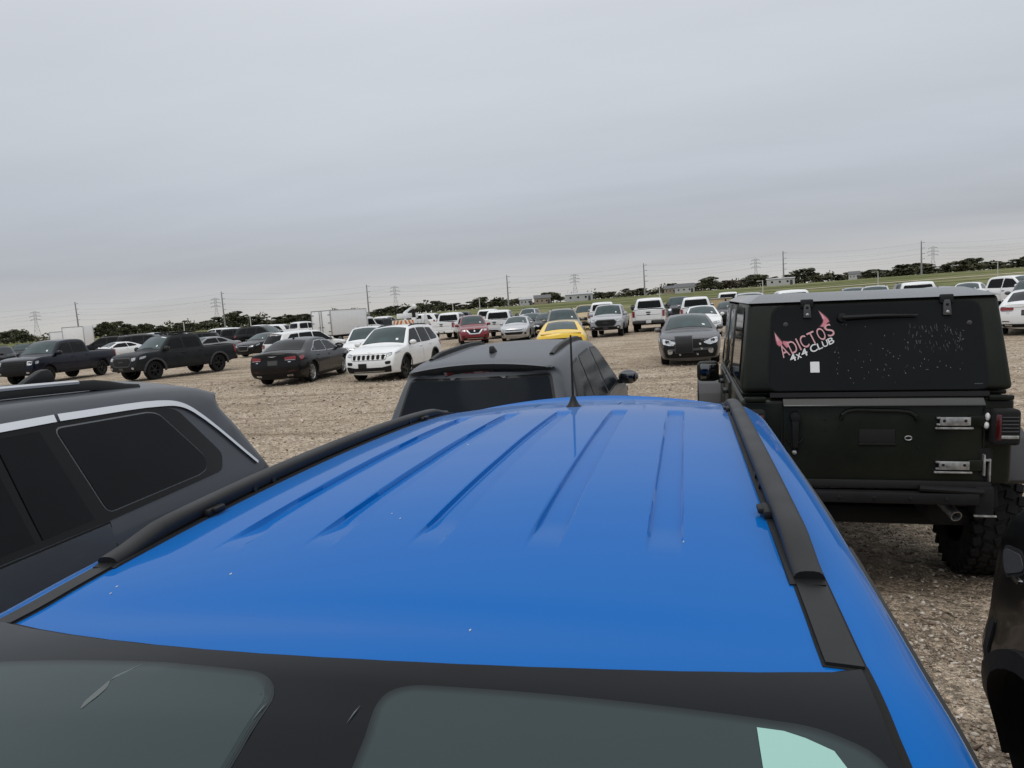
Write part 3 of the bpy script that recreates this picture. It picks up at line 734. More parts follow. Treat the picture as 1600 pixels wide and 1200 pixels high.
def sedan(L=4.9, W=1.86, H=1.46, style='plain', rim='five', rimmat='alloy', R=.335, dlo='satin', tail='red', plate='darkplate', glass='glass', broken=False, coupe=False):
    sx, sy, sz = L / 4.9, W / 1.86, H / 1.46
    if coupe:
        top = [(-2.30, .32), (-2.40, .42), (-2.42, .62), (-2.38, .86), (-2.34, 1.00, 1), (-2.25, 1.02), (-1.95, 1.05), (-1.72, 1.09), (-.85, 1.41), (-.40, 1.455), (.0, 1.46), (.32, 1.42),
               (1.12, 1.06), (1.22, 1.03), (1.75, .98), (2.20, .88), (2.36, .78), (2.43, .60), (2.43, .42), (2.34, .25)]
    else:
        top = [(-2.32, .30), (-2.42, .40), (-2.45, .60), (-2.42, .84), (-2.40, 1.02), (-2.33, 1.055, 1), (-2.1, 1.06), (-1.80, 1.075), (-1.0, 1.375), (-.62, 1.44), (-.10, 1.46), (.20, 1.445), (.50, 1.39),
               (1.26, 1.02), (1.36, .99), (1.85, .93), (2.22, .83), (2.38, .74), (2.44, .58), (2.44, .40), (2.35, .22)]
    ax = (1.50, -1.42) if not coupe else (1.48, -1.30)
    c = Car(top, ax, R, .93, PROF_SED, sx=sx, sy=sy, sz=sz, sill=.20, crown=(.03, .12), taper=((1.4, 2.45, .14), (-1.4, -2.45, .11)))
    t, r = wheel_mesh(R, .23, R * .70, rim, rimmat); c.wheels(t, r, .23)
    if coupe:
        c.screen('windshield', 1.10, .36, 'shield', .90, .93)
        c.screen('rear_window', -1.62, -.84, glass, .80, .84)
        c.sides('side_window', [(.92, 1.055), (.34, 1.345), (-.35, 1.375), (-.42, 1.06)], glass, .006, .016, dlo)
        c.sides('side_window', [(-.50, 1.07), (-.43, 1.37), (-.80, 1.33), (-1.18, 1.16), (-1.15, 1.11)], glass, .006, .016, dlo)
        c.doors([[(1.0, .33), (1.04, .85), (.94, 1.03), (-.45, 1.04), (-.48, .80), (-.45, .33)]], [(-.30, .90)])
    else:
        c.screen('windshield', 1.24, .53, 'shield', .90, .93)
        c.screen('rear_window', -1.76, -1.02, glass, .84, .88)
        c.sides('side_window', [(1.06, 1.01), (.52, 1.30), (.02, 1.355), (-.02, 1.00)], glass, .006, .016, dlo)
        c.sides('side_window', [(-.10, 1.00), (-.06, 1.36), (-.62, 1.345), (-.94, 1.20), (-.98, 1.03)], glass, .006, .016, dlo)
        c.sides('side_window', [(-1.04, 1.03), (-1.00, 1.17), (-.92, 1.20), (-1.32, 1.05)], glass, .006, .012, dlo, smooth=1)
        c.doors([[(1.08, .32), (1.12, .82), (1.04, .985), (-.05, .98), (-.05, .32)], [(-.07, .32), (-.07, .98), (-1.02, 1.0), (-1.10, .86), (-1.0, .60), (-.96, .32)]], [(.08, .86), (-.88, .89)])
    c.mirror(1.0, 1.0, 'PAINT', (.08, .10, .075))
    c.tops('windshield_sticker', [((1.0 if coupe else 1.13), .42), ((1.0 if coupe else 1.13), .50), ((.93 if coupe else 1.06), .48), ((.93 if coupe else 1.06), .40)], 'paper', .010, smooth=0)
    c.sides('sill_trim', [(1.0, .21), (1.0, .29), (-.95, .29), (-.95, .21)], 'black', .010, smooth=0)
    if dlo == 'chrome':
        pass
    # front
    if broken:
        c.ends('exposed_front_end', [(-.72, .80), (.72, .80), (.78, .52), (.70, .26), (-.70, .26), (-.78, .52)], 'gap', 1, .008)
        c.ends('radiator', [(-.42, .88), (.06, .88), (.06, .42), (-.42, .42)], 'black', 1, .05, rim=.02, rimmat='greyplastic', smooth=0)
        c.ends('crash_beam', [(-.62, .54), (.62, .54), (.62, .47), (-.62, .47)], 'greyplastic', 1, .03, smooth=0)
        c.ends('headlight', [(.36, .70), (.60, .80), (.80, .84), (.78, .68), (.55, .62)], 'lens', 1, .03, rim=.015, mirror=True, wrap=[(2.2, .70), (2.16, .80), (1.90, .87), (1.95, .76)])
        c.ends('fog_light', [(.50, .50), (.66, .52), (.64, .36), (.52, .38)], 'steel', 1, .03, mirror=True)
        for y, z in ((.28, .66), (.32, .52), (-.5, .66), (.2, .36), (-.3, .36)):
            c.ends('bracket', [(y - .03, z + .03), (y + .03, z + .02), (y + .03, z - .03), (y - .02, z - .03)], 'steel', 1, .03, smooth=0)
        b = MB(); b.tube([(0, -.45, .0), (.03, -.2, -.06), (.03, .2, -.05), (0, .42, .02)], .012, M['greyplastic'], 6); c.add('loose_hose', b.mesh(), None, (2.44 * sx, 0, .33))
    elif style == 'wide':
        c.ends('grille', [(-.55, .70), (.55, .70), (.50, .64), (-.50, .64)], 'gap', 1, .012, rim=.014, rimmat='chrome')
        c.ends('lower_grille', [(-.60, .56), (.60, .56), (.48, .40), (-.48, .40)], 'gap', 1, .012, rim=.014, rimmat='chrome')
        c.ends('headlight', [(.50, .73), (.74, .77), (.74, .69), (.54, .66)], 'lens', 1, .012, rim=.012, mirror=True, wrap=[(2.3, .72), (2.2, .80), (1.92, .86), (2.0, .78)])
        c.ends('fog_light', [(.62, .50), (.76, .54), (.76, .40), (.66, .38)], 'dark', 1, .012, mirror=True)
        c.ends('emblem', chaikin([(-.06, .675), (.06, .675), (.06, .66), (-.06, .66)], 1), 'amber', 1, .02)
    else:
        c.ends('grille', [(-.42, .72), (.42, .72), (.34, .44), (-.34, .44)], 'gap', 1, .012, rim=.014, rimmat='chrome' if style == 'chromegrille' else 'satin')
        c.ends('lower_grille', [(-.65, .38), (.65, .38), (.58, .28), (-.58, .28)], 'gap', 1, .012)
        c.ends('headlight', [(.46, .73), (.74, .77), (.74, .68), (.50, .64)], 'lens', 1, .012, rim=.012, mirror=True, wrap=[(2.3, .71), (2.2, .80), (1.90, .86), (2.0, .77)])
        c.ends('fog_light', [(.60, .50), (.74, .52), (.72, .44), (.62, .42)], 'dark', 1, .012, mirror=True)
    # rear
    if tail == 'bars':
        c.ends('rear_panel', [(-.72, .90), (.72, .90), (.70, .72), (-.70, .72)], 'gap', -1, .008)
        for k in range(3):
            y = .44 + k * .10
            c.ends('tail_light', [(y, .89), (y + .07, .89), (y + .055, .73), (y - .015, .73)], 'red', -1, .018, mirror=True, smooth=1)
        c.ends('emblem', chaikin([(-.07, .86), (.07, .86), (.07, .76), (-.07, .76)], 2), 'chrome', -1, .016)
        c.ends('license_plate', [(-.15, .62), (.15, .62), (.15, .48), (-.15, .48)], plate, -1, .012, smooth=0)
        b = MB(); b.prism([(.07, 0), (-.06, .035), (-.07, .05), (.05, .02)], 'y', -.72, .72, M['PAINT'], .006); c.add('spoiler', b.mesh(), None, (-2.22 * sx, 0, 1.015 * sz))
    else:
        tw = [(-2.33, .80), (-2.28, .95), (-1.98, .97), (-2.1, .86)]
        c.ends('tail_light', [(.38, .93), (.74, .97), (.74, .83), (.42, .84)], tail, -1, .012, rim=.01, mirror=True, wrap=tw)
        c.ends('tail_light_trim', [(.40, .855), (.72, .845), (.72, .832), (.42, .84)], 'lens', -1, .018, mirror=True, smooth=0)
        c.ends('license_plate', [(-.16, .84), (.16, .84), (.16, .70), (-.16, .70)], plate, -1, .014, smooth=0, rim=.02)
        c.ends('trunk_lid', [(-.62, 1.03), (.62, 1.03), (.60, .955), (-.60, .955)], 'PAINT', -1, .006, rim=.008, rimmat='gap', smooth=0)
        c.ends('emblem', [(-.16, .985), (0, .975), (.16, .985), (.02, .955), (-.02, .955)], 'chrome', -1, .014, smooth=1)
        c.ends('badge', [(.50, .80), (.58, .80), (.58, .775), (.50, .775)], 'chrome', -1, .012, smooth=0, mirror=True)
    c.ends('rear_bumper', [(-.74, .40), (.74, .40), (.66, .28), (-.66, .28)], 'black', -1, .012)
    c.ends('exhaust_tip', [(.42, .37), (.62, .38), (.60, .31), (.44, .31)], 'chrome', -1, .022, rim=-.012, rimmat='gap', mirror=True)
    c.ends('reflector', [(.50, .50), (.70, .51), (.70, .485), (.50, .475)], 'darkred', -1, .014, mirror=True, smooth=0)
    b = MB(); zf = c.over([(-.75 * sx, 0)], 0)[0][2]; b.prism([(.09, 0), (-.08, 0), (-.065, .055), (-.03, .06)], 'y', -.016, .016, M['satin'], .006)
    if not coupe: c.add('antenna_fin', b.mesh(), None, (-.75 * sx, 0, zf - .004))
    return c

def pickup(L=5.8, W=2.0, H=1.92, front='bars', R=.40, rim='six', rimmat='blackrim', bumper='black', flare=None, plate=None, tailbadge=True, towmirror=False, glass='glass', rack=None, arches=.065):
    sx, sy, sz = L / 5.8, W / 2.0, H / 1.92
    top = [(-2.78, .56), (-2.84, .64), (-2.85, .9), (-2.84, 1.20), (-2.83, 1.265, 1), (-2.0, 1.27), (-.92, 1.28, 1), (-.90, 1.32), (-.78, 1.80), (-.66, 1.875), (-.1, 1.92), (.5, 1.90), (.80, 1.84),
           (1.50, 1.30), (1.60, 1.265), (2.3, 1.22), (2.66, 1.13), (2.78, 1.03), (2.84, .85), (2.86, .62), (2.80, .46)]
    c = Car(top, (1.92, -1.70), R, 1.0, PROF_PU, sx=sx, sy=sy, sz=sz, sill=.42, r=.05, crown=(.025, .07), taper=((1.9, 2.85, .09), (-2.0, -2.85, .03)), openbed=(-2.80 * sx, -.96 * sx), arch=R + arches)
    t, r = wheel_mesh(R, .28, R * .62, rim, rimmat); c.wheels(t, r, .28, .02)
    # bed interior
    b = MB(); x0, x1 = -2.79 * sx, -.95 * sx; yb = .82 * sy; zt, zf = 1.262 * sz, .80 * sz
    b.add([(x0, -yb, zf), (x1, -yb, zf), (x1, yb, zf), (x0, yb, zf), (x0, -yb, zt), (x1, -yb, zt), (x1, yb, zt), (x0, yb, zt)],
          [(0, 1, 2, 3), (0, 4, 5, 1), (1, 5, 6, 2), (2, 6, 7, 3), (3, 7, 4, 0)], M['liner']); c.add('bed', b.mesh())
    c.screen('windshield', 1.49, .84, 'shield', .93, .93)
    c.ends('rear_window', [(-.66, 1.36), (.66, 1.36), (.58, 1.76), (-.58, 1.76)], glass, -1, .004, rim=.02) if False else None
    # cab rear glass (projected on the cab back)
    sel = np.where((c.T[:, 0] > -.94 * sx) & (c.T[:, 0] < -.6 * sx) & (c.T[:, 1] > 1.29 * sz))[0]
    def cab(P, k):
        res = []
        for y, z in P:
            q = c._curve(y, sel); o = np.argsort(q[:, 1]); res.append((float(np.interp(z, q[o, 1], q[o, 0])) - k, y, z))
        return res
    p = c.E([(-.70, 1.36), (.70, 1.36), (.62, 1.76), (-.62, 1.76)])
    c.add('rear_window', c.patch([(grow(soft(p, 2), .025), M['satin'], .003), (soft(p, 2), M[glass], .006)], cab, .1))
    c.sides('side_window', [(1.34, 1.30), (.80, 1.74), (.30, 1.785), (.26, 1.28)], glass, .006, .018)
    c.sides('side_window', [(.18, 1.28), (.20, 1.79), (-.58, 1.765), (-.66, 1.66), (-.72, 1.30)], glass, .006, .018)
    c.doors([[(1.40, .52), (1.42, 1.10), (1.32, 1.255), (.21, 1.25), (.21, .52)], [(.19, .52), (.19, 1.25), (-.78, 1.27), (-.82, .95), (-.80, .52)]], [(.36, 1.10, 'satin'), (-.64, 1.12, 'satin')])
    c.mirror(1.30, 1.26, 'satin' if towmirror else 'PAINT', (.10, .13, .11) if not towmirror else (.10, .15, .20), .06 if towmirror else .02)
    c.tops('windshield_sticker', [(1.40, .46), (1.40, .54), (1.33, .53), (1.33, .45)], 'paper', .010, smooth=0)
    if rack: c.tops('windshield_sticker', [(.93, .30), (.93, .60), (.89, .60), (.89, .30)], 'paper', .010, smooth=0)
    c.sides('sill_trim', [(1.35, .42), (1.35, .50), (-1.2, .50), (-1.2, .42)], 'black', .03, smooth=0)
    c.sides('bed_seam', [(-.90, .60), (-.90, 1.26), (-.885, 1.26), (-.885, .60)], 'gap', .003, smooth=0)
    if flare: c.flares(.075, .035, flare)
    # front
    if front == 'hex':
        c.ends('grille', [(-.50, 1.02), (.50, 1.02), (.60, .88), (.46, .70), (-.46, .70), (-.60, .88)], 'gap', 1, .02, rim=.05, rimmat='greyplastic')
        c.ends('emblem', [(-.16, .89), (.16, .89), (.16, .86), (-.16, .86)], 'greyplastic', 1, .03, smooth=0)
        c.ends('front_bumper', [(-.86, .68), (-.5, .64), (.5, .64), (.86, .68), (.84, .46), (-.84, .46)], 'black', 1, .02)
        c.ends('headlight', [(.62, 1.04), (.86, 1.06), (.86, .93), (.66, .90)], 'lens', 1, .014, rim=.014, mirror=True, wrap=[(2.7, .96), (2.62, 1.07), (2.32, 1.10), (2.40, 1.0)])
        c.ends('fog_light', chaikin([(.66, .64), (.80, .64), (.80, .54), (.66, .54)], 1), 'lens', 1, .03, rim=.05, rimmat='gap', mirror=True)
        c.ends('license_plate', [(-.14, .62), (.14, .62), (.14, .50), (-.14, .50)], 'darkplate', 1, .034, smooth=0)
    else:
        c.ends('grille', [(-.60, 1.08), (.60, 1.08), (.56, .76), (-.56, .76)], 'gap', 1, .016, rim=.03, rimmat='satin' if front == 'dark' else 'chrome')
        for k in range(3):
            z = .82 + k * .085
            c.ends('grille_bar', [(-.56, z), (.56, z), (.56, z + .025), (-.56, z + .025)], 'satin' if front == 'dark' else 'chrome', 1, .026, smooth=0)
        c.ends('headlight', [(.64, 1.07), (.88, 1.06), (.88, .90), (.66, .88)], 'lens', 1, .014, rim=.014, mirror=True, wrap=[(2.72, .92), (2.66, 1.06), (2.48, 1.07), (2.55, .95)])
        c.ends('front_bumper', [(-.90, .70), (.90, .70), (.88, .48), (-.88, .48)], bumper, 1, .03)
        c.ends('fog_light', [(.62, .60), (.76, .60), (.76, .53), (.62, .53)], 'lens', 1, .042, mirror=True)
    # rear
    c.ends('tailgate', [(-.76, 1.24), (.76, 1.24), (.76, .72), (-.76, .72)], 'PAINT', -1, .008, rim=.010, rimmat='gap', smooth=0)
    c.ends('tailgate_crease', [(-.70, 1.0), (.70, 1.0), (.70, .985), (-.70, .985)], 'satin', -1, .010, smooth=0)
    c.ends('handle', [(-.13, 1.17), (.13, 1.17), (.13, 1.10), (-.13, 1.10)], 'black', -1, .016, smooth=1)
    if tailbadge: c.ends('emblem', chaikin([(-.11, 1.06), (.11, 1.06), (.11, .98), (-.11, .98)], 2), 'satin', -1, .018)
    c.ends('tail_light', [(.80, 1.23), (.925, 1.23), (.925, .88), (.80, .88)], 'red', -1, .016, rim=.008, mirror=True, smooth=1, wrap=[(-2.80, .88), (-2.80, 1.23), (-2.70, 1.23), (-2.70, .88)])
    b = MB(); b.box((0, 0, 0), (.16, 1.78 * sy, .17), M[bumper], .03, 2); b.box((-.06, 0, -.02), (.06, .5, .10), M['black'], .01); k = c.add('rear_bumper', b.mesh(), None, (-2.88 * sx, 0, .60 * sz))
    if plate:
        b = MB(); b.box((0, 0, 0), (.01, .31, .16), M[plate], .003); c.add('license_plate', b.mesh(), k, (-.10, 0, .0))
    if rack:
        b = MB(); zr = c.over([(0, 0)], 0)[0][2]
        b.box((-.1, 0, zr + .05), (1.2, 1.2, .05), M['black'], .02)
        for sg in (1, -1): b.box((-.1, sg * .58, zr + .08), (1.3, .04, .06), M['satin'], .01)
        c.add('roof_rack', b.mesh())
    return c
KIT = {}
def kit(key, fn, **kw):
    k = (key, tuple(sorted(kw.items())))
    if k not in KIT: KIT[k] = fn(**kw)
    return KIT[k]

LOT = 'vehicles parked across the gravel lot'
def park(car, name, label, cat, x, y, yaw, pm, group=LOT, z=0.0): return place(car, name, label, cat, (x, y), yaw, P[pm], group, 0.0, z)
# ------------------------------------------------------------------ terrain
def sm(t): t = np.clip(t, 0, 1); return t * t * (3 - 2 * t)
def terrain(x, y):
    x = np.asarray(x, float); y = np.asarray(y, float)
    d = np.hypot(x, y)
    h = sm((d - 115) / 300) * (0.9 + 3.3 * sm((x / np.maximum(y, 20) + .9) / 1.2))
    return np.where(y > 20, h, 0)
LOT_Y = 104.0
def grid_mesh(xs, ys, mat, dz=0.0, bump=None):
    X, Y = np.meshgrid(xs, ys); Z = terrain(X, Y) + dz
    if bump is not None: Z = Z + bump(X, Y)
    V = np.c_[X.ravel(), Y.ravel(), Z.ravel()]; nx = len(xs); F = []
    for j in range(len(ys) - 1):
        for i in range(nx - 1): a = j * nx + i; F.append((a, a + 1, a + nx + 1, a + nx))
    return mesh_from(V, F, [mat], None, 60)
def gravel_mat():
    mt, t, b = new_mat('gravel_lot'); L = t.links; N = t.nodes
    c = N.new('ShaderNodeTexCoord')
    def noise(scale, detail=6, rough=.6, vec=None):
        n = N.new('ShaderNodeTexNoise'); n.inputs['Scale'].default_value = scale; n.inputs['Detail'].default_value = detail; n.inputs['Roughness'].default_value = rough
        L.new(vec or c.outputs['Object'], n.inputs['Vector']); return n
    def ramp(src, stops):
        r = N.new('ShaderNodeValToRGB'); e = r.color_ramp.elements
        while len(e) < len(stops): e.new(.5)
        for q, (p, col) in zip(e, stops): q.position = p; q.color = (*col, 1)
        L.new(src, r.inputs[0]); return r
    base = ramp(noise(.35, 8, .65).outputs['Fac'], [(.30, (.43, .34, .25)), (.48, (.57, .465, .355)), (.62, (.63, .525, .41)), (.75, (.67, .575, .47))])
    # wheel tracks run across the lot
    mp = N.new('ShaderNodeMapping'); mp.inputs['Scale'].default_value = (.12, 1.6, 1); mp.inputs['Rotation'].default_value = (0, 0, R_(-12)); L.new(c.outputs['Object'], mp.inputs['Vector'])
    tr = ramp(noise(.9, 5, .55, mp.outputs[0]).outputs['Fac'], [(.35, (.64, .61, .58)), (.5, (.97, .97, .97)), (.68, (1, 1, 1))])
    m1 = N.new('ShaderNodeMixRGB'); m1.blend_type = 'MULTIPLY'; m1.inputs['Fac'].default_value = 1; L.new(base.outputs[0], m1.inputs['Color1']); L.new(tr.outputs[0], m1.inputs['Color2'])
    # stones of two sizes
    prev = m1.outputs[0]; hs = []
    for sc, lo, hi in ((26, .30, 1.45), (70, .36, 1.35), (9, .70, 1.12)):
        v = N.new('ShaderNodeTexVoronoi'); v.inputs['Scale'].default_value = sc; v.inputs['Randomness'].default_value = 1
        L.new(c.outputs['Object'], v.inputs['Vector'])
        s = N.new('ShaderNodeSeparateXYZ'); L.new(v.outputs['Color'], s.inputs[0])
        r = ramp(s.outputs['X'], [(0, (lo, lo, lo * .98)), (.45, (.92, .92, .91)), (.8, (1.05, 1.05, 1.05)), (1, (hi, hi, hi))])
        m = N.new('ShaderNodeMixRGB'); m.blend_type = 'MULTIPLY'; m.inputs['Fac'].default_value = .8; L.new(prev, m.inputs['Color1']); L.new(r.outputs[0], m.inputs['Color2']); prev = m.outputs[0]
        hs.append(v)
    L.new(prev, b.inputs['Base Color']); setp(b, Roughness=.95, Specular_IOR_Level=.2)
    add = N.new('ShaderNodeMath'); add.operation = 'ADD'; L.new(hs[0].outputs['Distance'], add.inputs[0]); L.new(hs[1].outputs['Distance'], add.inputs[1])
    bp = N.new('ShaderNodeBump'); bp.invert = True; bp.inputs['Strength'].default_value = .9; bp.inputs['Distance'].default_value = .02
    L.new(add.outputs[0], bp.inputs['Height']); L.new(bp.outputs[0], b.inputs['Normal'])
    return mt
def field_mat():
    mt, t, b = new_mat('grass_field'); L = t.links; N = t.nodes
    c = N.new('ShaderNodeTexCoord'); mp = N.new('ShaderNodeMapping'); mp.inputs['Scale'].default_value = (.012, .075, 1); mp.inputs['Rotation'].default_value = (0, 0, R_(7)); L.new(c.outputs['Object'], mp.inputs['Vector'])
    n = N.new('ShaderNodeTexNoise'); n.inputs['Scale'].default_value = 1.0; n.inputs['Detail'].default_value = 7; n.inputs['Roughness'].default_value = .6; L.new(mp.outputs[0], n.inputs['Vector'])
    r = N.new('ShaderNodeValToRGB'); e = r.color_ramp.elements
    st = [(.30, (.050, .055, .018)), (.43, (.085, .098, .032)), (.52, (.135, .145, .055)), (.60, (.22, .205, .11)), (.72, (.11, .12, .048))]
    while len(e) < len(st): e.new(.5)
    for q, (p, col) in zip(e, st): q.position = p; q.color = (*col, 1)
    L.new(n.outputs['Fac'], r.inputs[0])
    n2 = N.new('ShaderNodeTexNoise'); n2.inputs['Scale'].default_value = .35; n2.inputs['Detail'].default_value = 8; L.new(c.outputs['Object'], n2.inputs['Vector'])
    mr = N.new('ShaderNodeMapRange'); mr.inputs['From Min'].default_value = .3; mr.inputs['From Max'].default_value = .7; mr.inputs['To Min'].default_value = .7; mr.inputs['To Max'].default_value = 1.3; L.new(n2.outputs['Fac'], mr.inputs['Value'])
    s = N.new('ShaderNodeVectorMath'); s.operation = 'SCALE'; L.new(r.outputs[0], s.inputs[0]); L.new(mr.outputs[0], s.inputs['Scale']); L.new(s.outputs[0], b.inputs['Base Color'])
    setp(b, Roughness=1.0, Specular_IOR_Level=.1)
    return mt
xs = np.unique(np.concatenate([np.linspace(-500, -40, 40), np.linspace(-40, 40, 161), np.linspace(40, 400, 30)]))
ys = np.unique(np.concatenate([np.linspace(-60, 0, 12), np.linspace(0, 45, 91), np.linspace(45, LOT_Y, 30)]))
nrng = np.random.default_rng(5)
ph = nrng.uniform(0, 6.28, 12); fx = nrng.uniform(.15, 1.3, 12); fy = nrng.uniform(.15, 1.3, 12)
def ripple(X, Y):
    z = 0
    for k in range(12): z = z + np.sin(X * fx[k] + Y * fy[k] * (1 if k % 2 else -1) + ph[k]) * .006
    return z * (np.hypot(X, Y) < 90)
tag(link('ground', grid_mesh(xs, ys, gravel_mat(), 0, ripple)), kind='structure')
xs = np.unique(np.concatenate([np.linspace(-3500, -500, 16), np.linspace(-500, 500, 90), np.linspace(500, 3500, 16)]))
ys = np.unique(np.concatenate([np.linspace(LOT_Y, 520, 80), np.linspace(520, 5000, 20)]))
tag(link('field', grid_mesh(xs, ys, field_mat(), 0.0)), kind='structure')
tag(link('ground', grid_mesh(np.linspace(-420, -24, 60), np.linspace(LOT_Y - 2, 150, 30), bpy.data.materials['gravel_lot'], 0.06)), kind='structure')
# pale dirt track across the field on the right
def strip(name, pts, w, mat, dz=.02):
    V = []; F = []
    P_ = resample(np.array(pts, float), 4)
    for i, p in enumerate(P_):
        d = P_[min(i + 1, len(P_) - 1)] - P_[max(i - 1, 0)]; d /= np.linalg.norm(d); n = np.array([-d[1], d[0]]) * w / 2
        for q in (p - n, p + n): V.append((q[0], q[1], float(terrain(q[0], q[1])) + dz))
    for i in range(len(P_) - 1): F.append((2 * i, 2 * i + 1, 2 * i + 3, 2 * i + 2))
    return tag(link(name, mesh_from(V, F, [mat])), kind='structure')
strip('path', [(35, 232), (90, 236), (190, 262), (260, 280)], 9, simple('dirt_track', (.36, .31, .22), .95, var=.15, vscale=.4), .08)
strip('path', [(-120, 150), (-20, 142), (60, 150), (170, 172)], 5, simple('dry_verge', (.20, .19, .11), .95, var=.25, vscale=.4), .06)

# loose stones
def stone_mat():
    mt, t, b = new_mat('loose_stone'); L = t.links; N = t.nodes
    g = N.new('ShaderNodeNewGeometry'); r = N.new('ShaderNodeValToRGB'); e = r.color_ramp.elements
    st = [(0, (.14, .105, .08)), (.3, (.30, .235, .175)), (.6, (.42, .345, .27)), (.85, (.53, .46, .38)), (1, (.68, .63, .56))]
    while len(e) < len(st): e.new(.5)
    for q, (p, col) in zip(e, st): q.position = p; q.color = (*col, 1)
    L.new(g.outputs['Random Per Island'], r.inputs[0]); L.new(r.outputs[0], b.inputs['Base Color']); setp(b, Roughness=.9, Specular_IOR_Level=.25)
    return mt
def stones():
    rg = np.random.default_rng(11)
    parts = []
    def region(n, x0, x1, y0, y1, smin, smax, p=2.6):
        x = rg.uniform(x0, x1, n); y = rg.uniform(y0, y1, n)
        keep = (np.sin(x * 3.1 + y * 1.7) + np.sin(x * 1.3 - y * 2.9) + rg.normal(0, .8, n)) > -1.1
        x, y = x[keep], y[keep]; s = smin + (smax - smin) * rg.power(.5, len(x)) ** p
        parts.append(np.c_[x, y, s])
    region(24000, .2, 1.9, 1.2, 4.6, .003, .014); region(7000, .2, 3.4, 3.0, 8.0, .005, .018)
    region(900, .2, 1.9, 1.2, 5.0, .013, .026, 3)
    region(9000, -9.5, -1.0, 5.5, 15, .008, .026); region(6000, -2.0, 3.0, 8, 22, .010, .030); region(5000, 3.2, 9.5, 6, 22, .010, .030)
    region(5000, -18, -2, 14, 24, .016, .045)
    S = np.vstack(parts); n = len(S)
    bm = bmesh.new(); bmesh.ops.create_icosphere(bm, subdivisions=1, radius=1.0); v0 = np.array([tuple(v.co) for v in bm.verts]); f0 = np.array([[v.index for v in f.verts] for f in bm.faces]); bm.free()
    V = v0[None] * (1 + rg.normal(0, .24, (n, len(v0), 1)))
    sc = np.c_[rg.uniform(.8, 1.6, n), rg.uniform(.6, 1.1, n), rg.uniform(.35, .75, n)] * S[:, 2:3]
    V = V * sc[:, None]
    a = rg.uniform(0, 6.28, n); ca, sa = np.cos(a)[:, None], np.sin(a)[:, None]
    tx = rg.normal(0, .35, n)[:, None]
    X = V[..., 0] * ca - V[..., 1] * sa; Y = V[..., 0] * sa + V[..., 1] * ca; Z = V[..., 2] + V[..., 0] * tx
    zg = ripple(S[:, 0], S[:, 1])
    X += S[:, 0:1]; Y += S[:, 1:2]; Z += (zg + sc[:, 2] * .45)[:, None]
    VV = np.stack([X, Y, Z], -1).reshape(-1, 3); FF = (f0[None] + (np.arange(n) * len(v0))[:, None, None]).reshape(-1, 3)
    me = bpy.data.meshes.new('gravel'); me.vertices.add(len(VV)); me.vertices.foreach_set('co', VV.ravel())
    me.loops.add(FF.size); me.loops.foreach_set('vertex_index', FF.ravel()); me.polygons.add(len(FF)); me.polygons.foreach_set('loop_start', np.arange(0, FF.size, 3)); me.polygons.foreach_set('loop_total', np.full(len(FF), 3))
    me.materials.append(stone_mat()); me.update(calc_edges=True); me.validate()
    tag(link('gravel', me), 'loose pale stones scattered over the lot', 'gravel', kind='stuff')
stones()

# ------------------------------------------------------------------ far things: bearings read off the photograph
def bearing(u):
    """unit ground direction seen at image column u on the horizon"""
    v = 480 - .069 * (u - 800)
    a, b = (u - 800) / 1120, (v - 600) / 1120
    d = np.array([RX[i] * a + RY[i] * b + RZ[i] for i in range(3)])
    n = math.hypot(d[0], d[1]); return d[0] / n, d[1] / n, (RZ[0] * d[0] + RZ[1] * d[1]) / n
def far(u, D):
    a, b, c = bearing(u); k = D / max(c, .5)
    return a * k, b * k
def zpix(v, u, D):
    """height that shows at image row v, for a thing at depth D"""
    return CAMZ + (480 - .069 * (u - 800) - v) * D / 1120

def foliage(name, cols):
    mt, t, b = new_mat(name); L = t.links; N = t.nodes
    g = N.new('ShaderNodeNewGeometry'); r = N.new('ShaderNodeValToRGB'); e = r.color_ramp.elements
    while len(e) < len(cols): e.new(.5)
    for i, (q, col) in enumerate(zip(e, cols)): q.position = i / (len(cols) - 1); q.color = (*col, 1)
    L.new(g.outputs['Random Per Island'], r.inputs[0]); L.new(r.outputs[0], b.inputs['Base Color']); setp(b, Roughness=.8, Specular_IOR_Level=.2)
    return mt
LEAF = [foliage('dark_evergreen_leaves', [(.050, .056, .032), (.080, .086, .050), (.12, .12, .072)]),
        foliage('olive_leaves', [(.070, .068, .040), (.105, .10, .060), (.145, .135, .085)]),
        foliage('autumn_brown_leaves', [(.085, .066, .050), (.125, .10, .075), (.165, .138, .105)])]
BARK = simple('tree_bark', (.07, .055, .042), .9)
